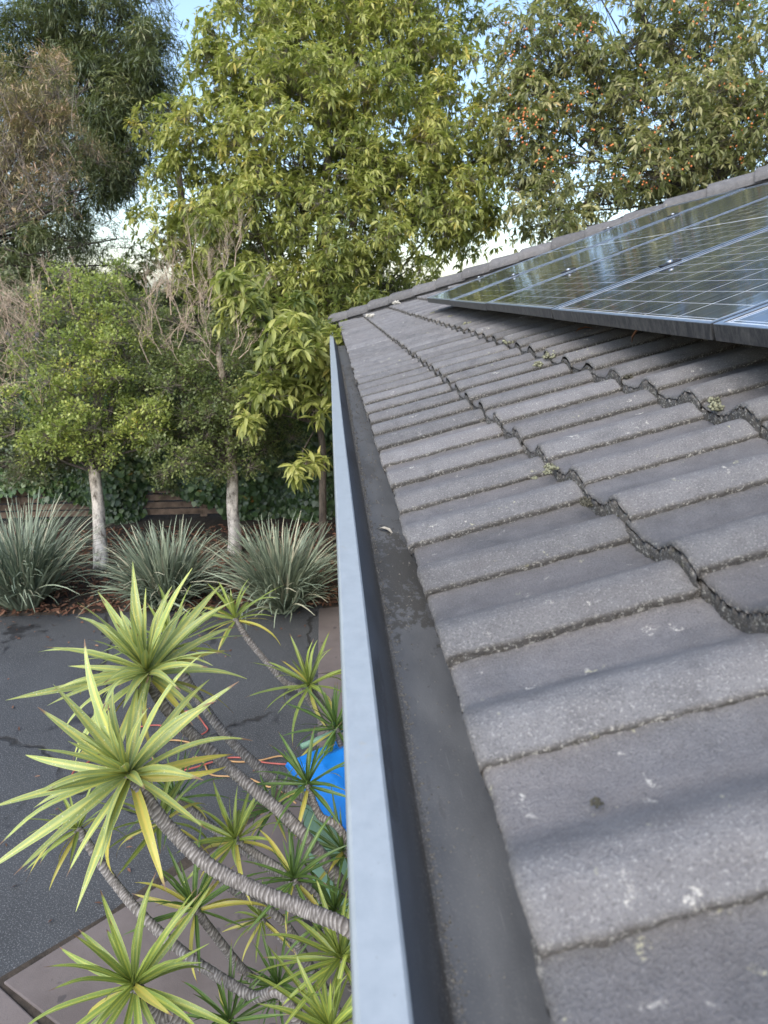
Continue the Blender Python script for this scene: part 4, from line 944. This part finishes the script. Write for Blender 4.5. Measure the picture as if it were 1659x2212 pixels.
# hedge trees with pale trunks
def hedge(lab, base, tpts, blobs, mat, seed, leaf=.042, nl=9, voff=0, nsub=72, bmat='paletrunk', nm='hedge_tree', extra=None):
    tb_ = ongr(*base, .03); e_ = empty(nm, tb_); tag(e_, lab, 'tree')
    lm, tm, bm_ = MB(), MB(), MB(); pts = [tb_]+[at(x, y, d) for x, y, d in tpts]; trunk(bm_, pts, [.085, .068, .062, .058, .05, .03], 14)
    root = pts[2]
    bk = MB(); crown(lm, tm, bk, blobs, root, nsub, 26, nl, leaf, LT_B, .2, spread=(1, .9), upb=.2, droop=.1, jit=.028, brr=.012, twr=.003, voff=voff)
    obj('branches', bk.mesh('branches', M['bark']), e_)
    finish('', e_, lm, mat, tm, 'twig', bm_, bmat)
    if extra: 
        dm = MB(); extra(dm); tag(obj('dead_twigs', dm.mesh('dead_twigs', M['deadtwig']), e_), kind='stuff')
def dead2(dm):
    for (x, y, dx) in [(440, 640, -.05), (420, 560, 0), (450, 600, .1), (395, 640, -.3), (480, 590, .2), (350, 660, -.3), (500, 560, .2), (330, 690, -.1), (370, 620, .1)]:
        fan(dm, at(x, y+60, 7.3+rng.normal()*.15), [dx, 0, 1], .42, .009, 5, .36, 3)
    for q in range(26): fan(dm, at(rng.uniform(310, 540), rng.uniform(640, 800), 6.9+rng.normal()*.2), [rng.normal()*.5, -.3, .8], .25, .006, 4, .5, 3)
hedge('hedge tree on the left pale trunk with lime green small leaved crown', (218, 1228), [(214, 1120, 7.35), (205, 1020, 7.3), (208, 900, 7.2), (215, 780, 7.1)],
      [(210, 680, 7.0, 80, 75, .8), (180, 620, 7.1, 30, 40, .7), (235, 610, 7.1, 25, 40, .6), (150, 760, 7.0, 100, 80, 1), (270, 760, 7.0, 90, 80, .9), (200, 860, 6.9, 120, 80, 1), (120, 900, 7.0, 90, 80, .9), (290, 900, 7, 90, 70, .9), (200, 940, 7.0, 110, 50, .9), (300, 960, 7.1, 70, 35, .9), (90, 960, 7.1, 90, 45, .8), (110, 640, 7.1, 40, 50, .7), (255, 640, 7.1, 70, 45, .7), (240, 980, 7.0, 40, 30, .6)], 'lime', 1)
hedge('hedge tree on the right pale trunk with dark crown and dead grey twigs on top', (508, 1196), [(503, 1100, 7.5), (500, 1000, 7.45), (492, 880, 7.4), (470, 740, 7.3)],
      [(400, 760, 7.4, 100, 80, .6), (480, 800, 7.3, 90, 80, .8), (400, 860, 7.2, 100, 80, .9), (560, 780, 7.5, 80, 80, .8), (330, 820, 7.3, 70, 80, .8), (500, 900, 7.2, 90, 70, .8), (380, 960, 7.2, 90, 60, .9), (470, 980, 7.2, 90, 50, .9), (560, 960, 7.4, 70, 60, .7), (340, 720, 7.5, 70, 60, .4), (430, 690, 7.5, 60, 60, .3), (600, 930, 7.8, 60, 60, .7), (350, 830, 7.4, 90, 70, .9), (440, 930, 7.2, 120, 70, 1), (560, 850, 7.5, 60, 80, .8), (330, 930, 7.3, 80, 60, 1)], 'box', 2, voff=-.12, extra=dead2)
def dead1(dm):
    for q in range(46): fan(dm, at(rng.uniform(-30, 110), rng.uniform(650, 900), 7.0+rng.normal()*.2), [rng.normal()*.5-.3, -.3, .7], .3, .006, 4, .5, 3)
    for (x, y) in [(80, 680), (110, 660), (60, 700), (180, 650), (160, 680), (20, 700)]: fan(dm, at(x, y, 7.2), [rng.normal()*.15, 0, 1], .3, .009, 4, .4, 3)
hedge('dark hedge tree with bare grey twigs at the left edge of the photo', (-70, 1200), [(-70, 1100, 7.4), (-65, 1000, 7.4), (-50, 900, 7.3), (-30, 780, 7.3)],
      [(10, 880, 7.4, 110, 90, .8), (40, 980, 7.3, 110, 60, .9), (-40, 960, 7.3, 90, 80, .9), (0, 780, 7.5, 90, 80, .5), (120, 970, 7.5, 90, 40, .8), (20, 1000, 7.3, 90, 40, .8)], 'darkbox', 3, extra=dead1)
# shrubs filling behind them
def shrub(lab, base, blobs, mat, leaf=.07, nsub=55, nl=8, voff=0, tm_=LT_B, nw=20):
    e_ = empty('shrub', base); tag(e_, lab, 'shrub'); lm, tm, bm_ = MB(), MB(), MB(); b = np.array(base, float)
    trunk(bm_, [b, b+[.05, 0, .5], b+[0, .03, 1.1]], [.05, .045, .03]); crown(lm, tm, bm_, blobs, b+[0, 0, .9], nsub, nw, nl, leaf, tm_, .28, jit=.03, brr=.012, twr=.003, voff=voff)
    finish('', e_, lm, mat, tm, 'bark', bm_)
shrub('dark shrub behind the gap between the two pale trunks', (-2.6, 9.4, 0), [(330, 820, 9, 110, 90, .7), (240, 900, 9.2, 120, 90, .9), (400, 920, 9.2, 120, 90, .9), (330, 1000, 9, 140, 50, .9), (520, 860, 9.2, 90, 120, 1), (600, 980, 9, 90, 70, 1), (480, 1000, 9.1, 100, 40, 1), (330, 720, 11, 130, 90, 1), (450, 690, 11.5, 120, 90, 1), (520, 760, 10, 90, 80, 1), (250, 660, 11.5, 110, 60, .8)], 'darkbox')
shrub('dark shrub behind the left edge hedge tree', (-5.3, 9.5, 0), [(20, 800, 9.3, 120, 120, .9), (120, 860, 9.2, 100, 100, .8), (-60, 900, 9, 120, 120, 1), (60, 720, 9.6, 100, 80, .9), (150, 680, 10, 90, 50, .8), (60, 640, 10.5, 120, 40, .9)], 'darkbox', voff=.05)
shrub('dark glossy shrub behind the far end of the gutter', (-.4, 9.3, 0), [(660, 900, 9, 90, 110, 1), (700, 780, 9.3, 80, 100, 1), (620, 760, 9.4, 90, 90, 1), (720, 960, 8.6, 50, 70, 1), (760, 700, 9.8, 70, 50, 1)], 'pitto', .13, 45, 8, -.4, LT_P, 12)
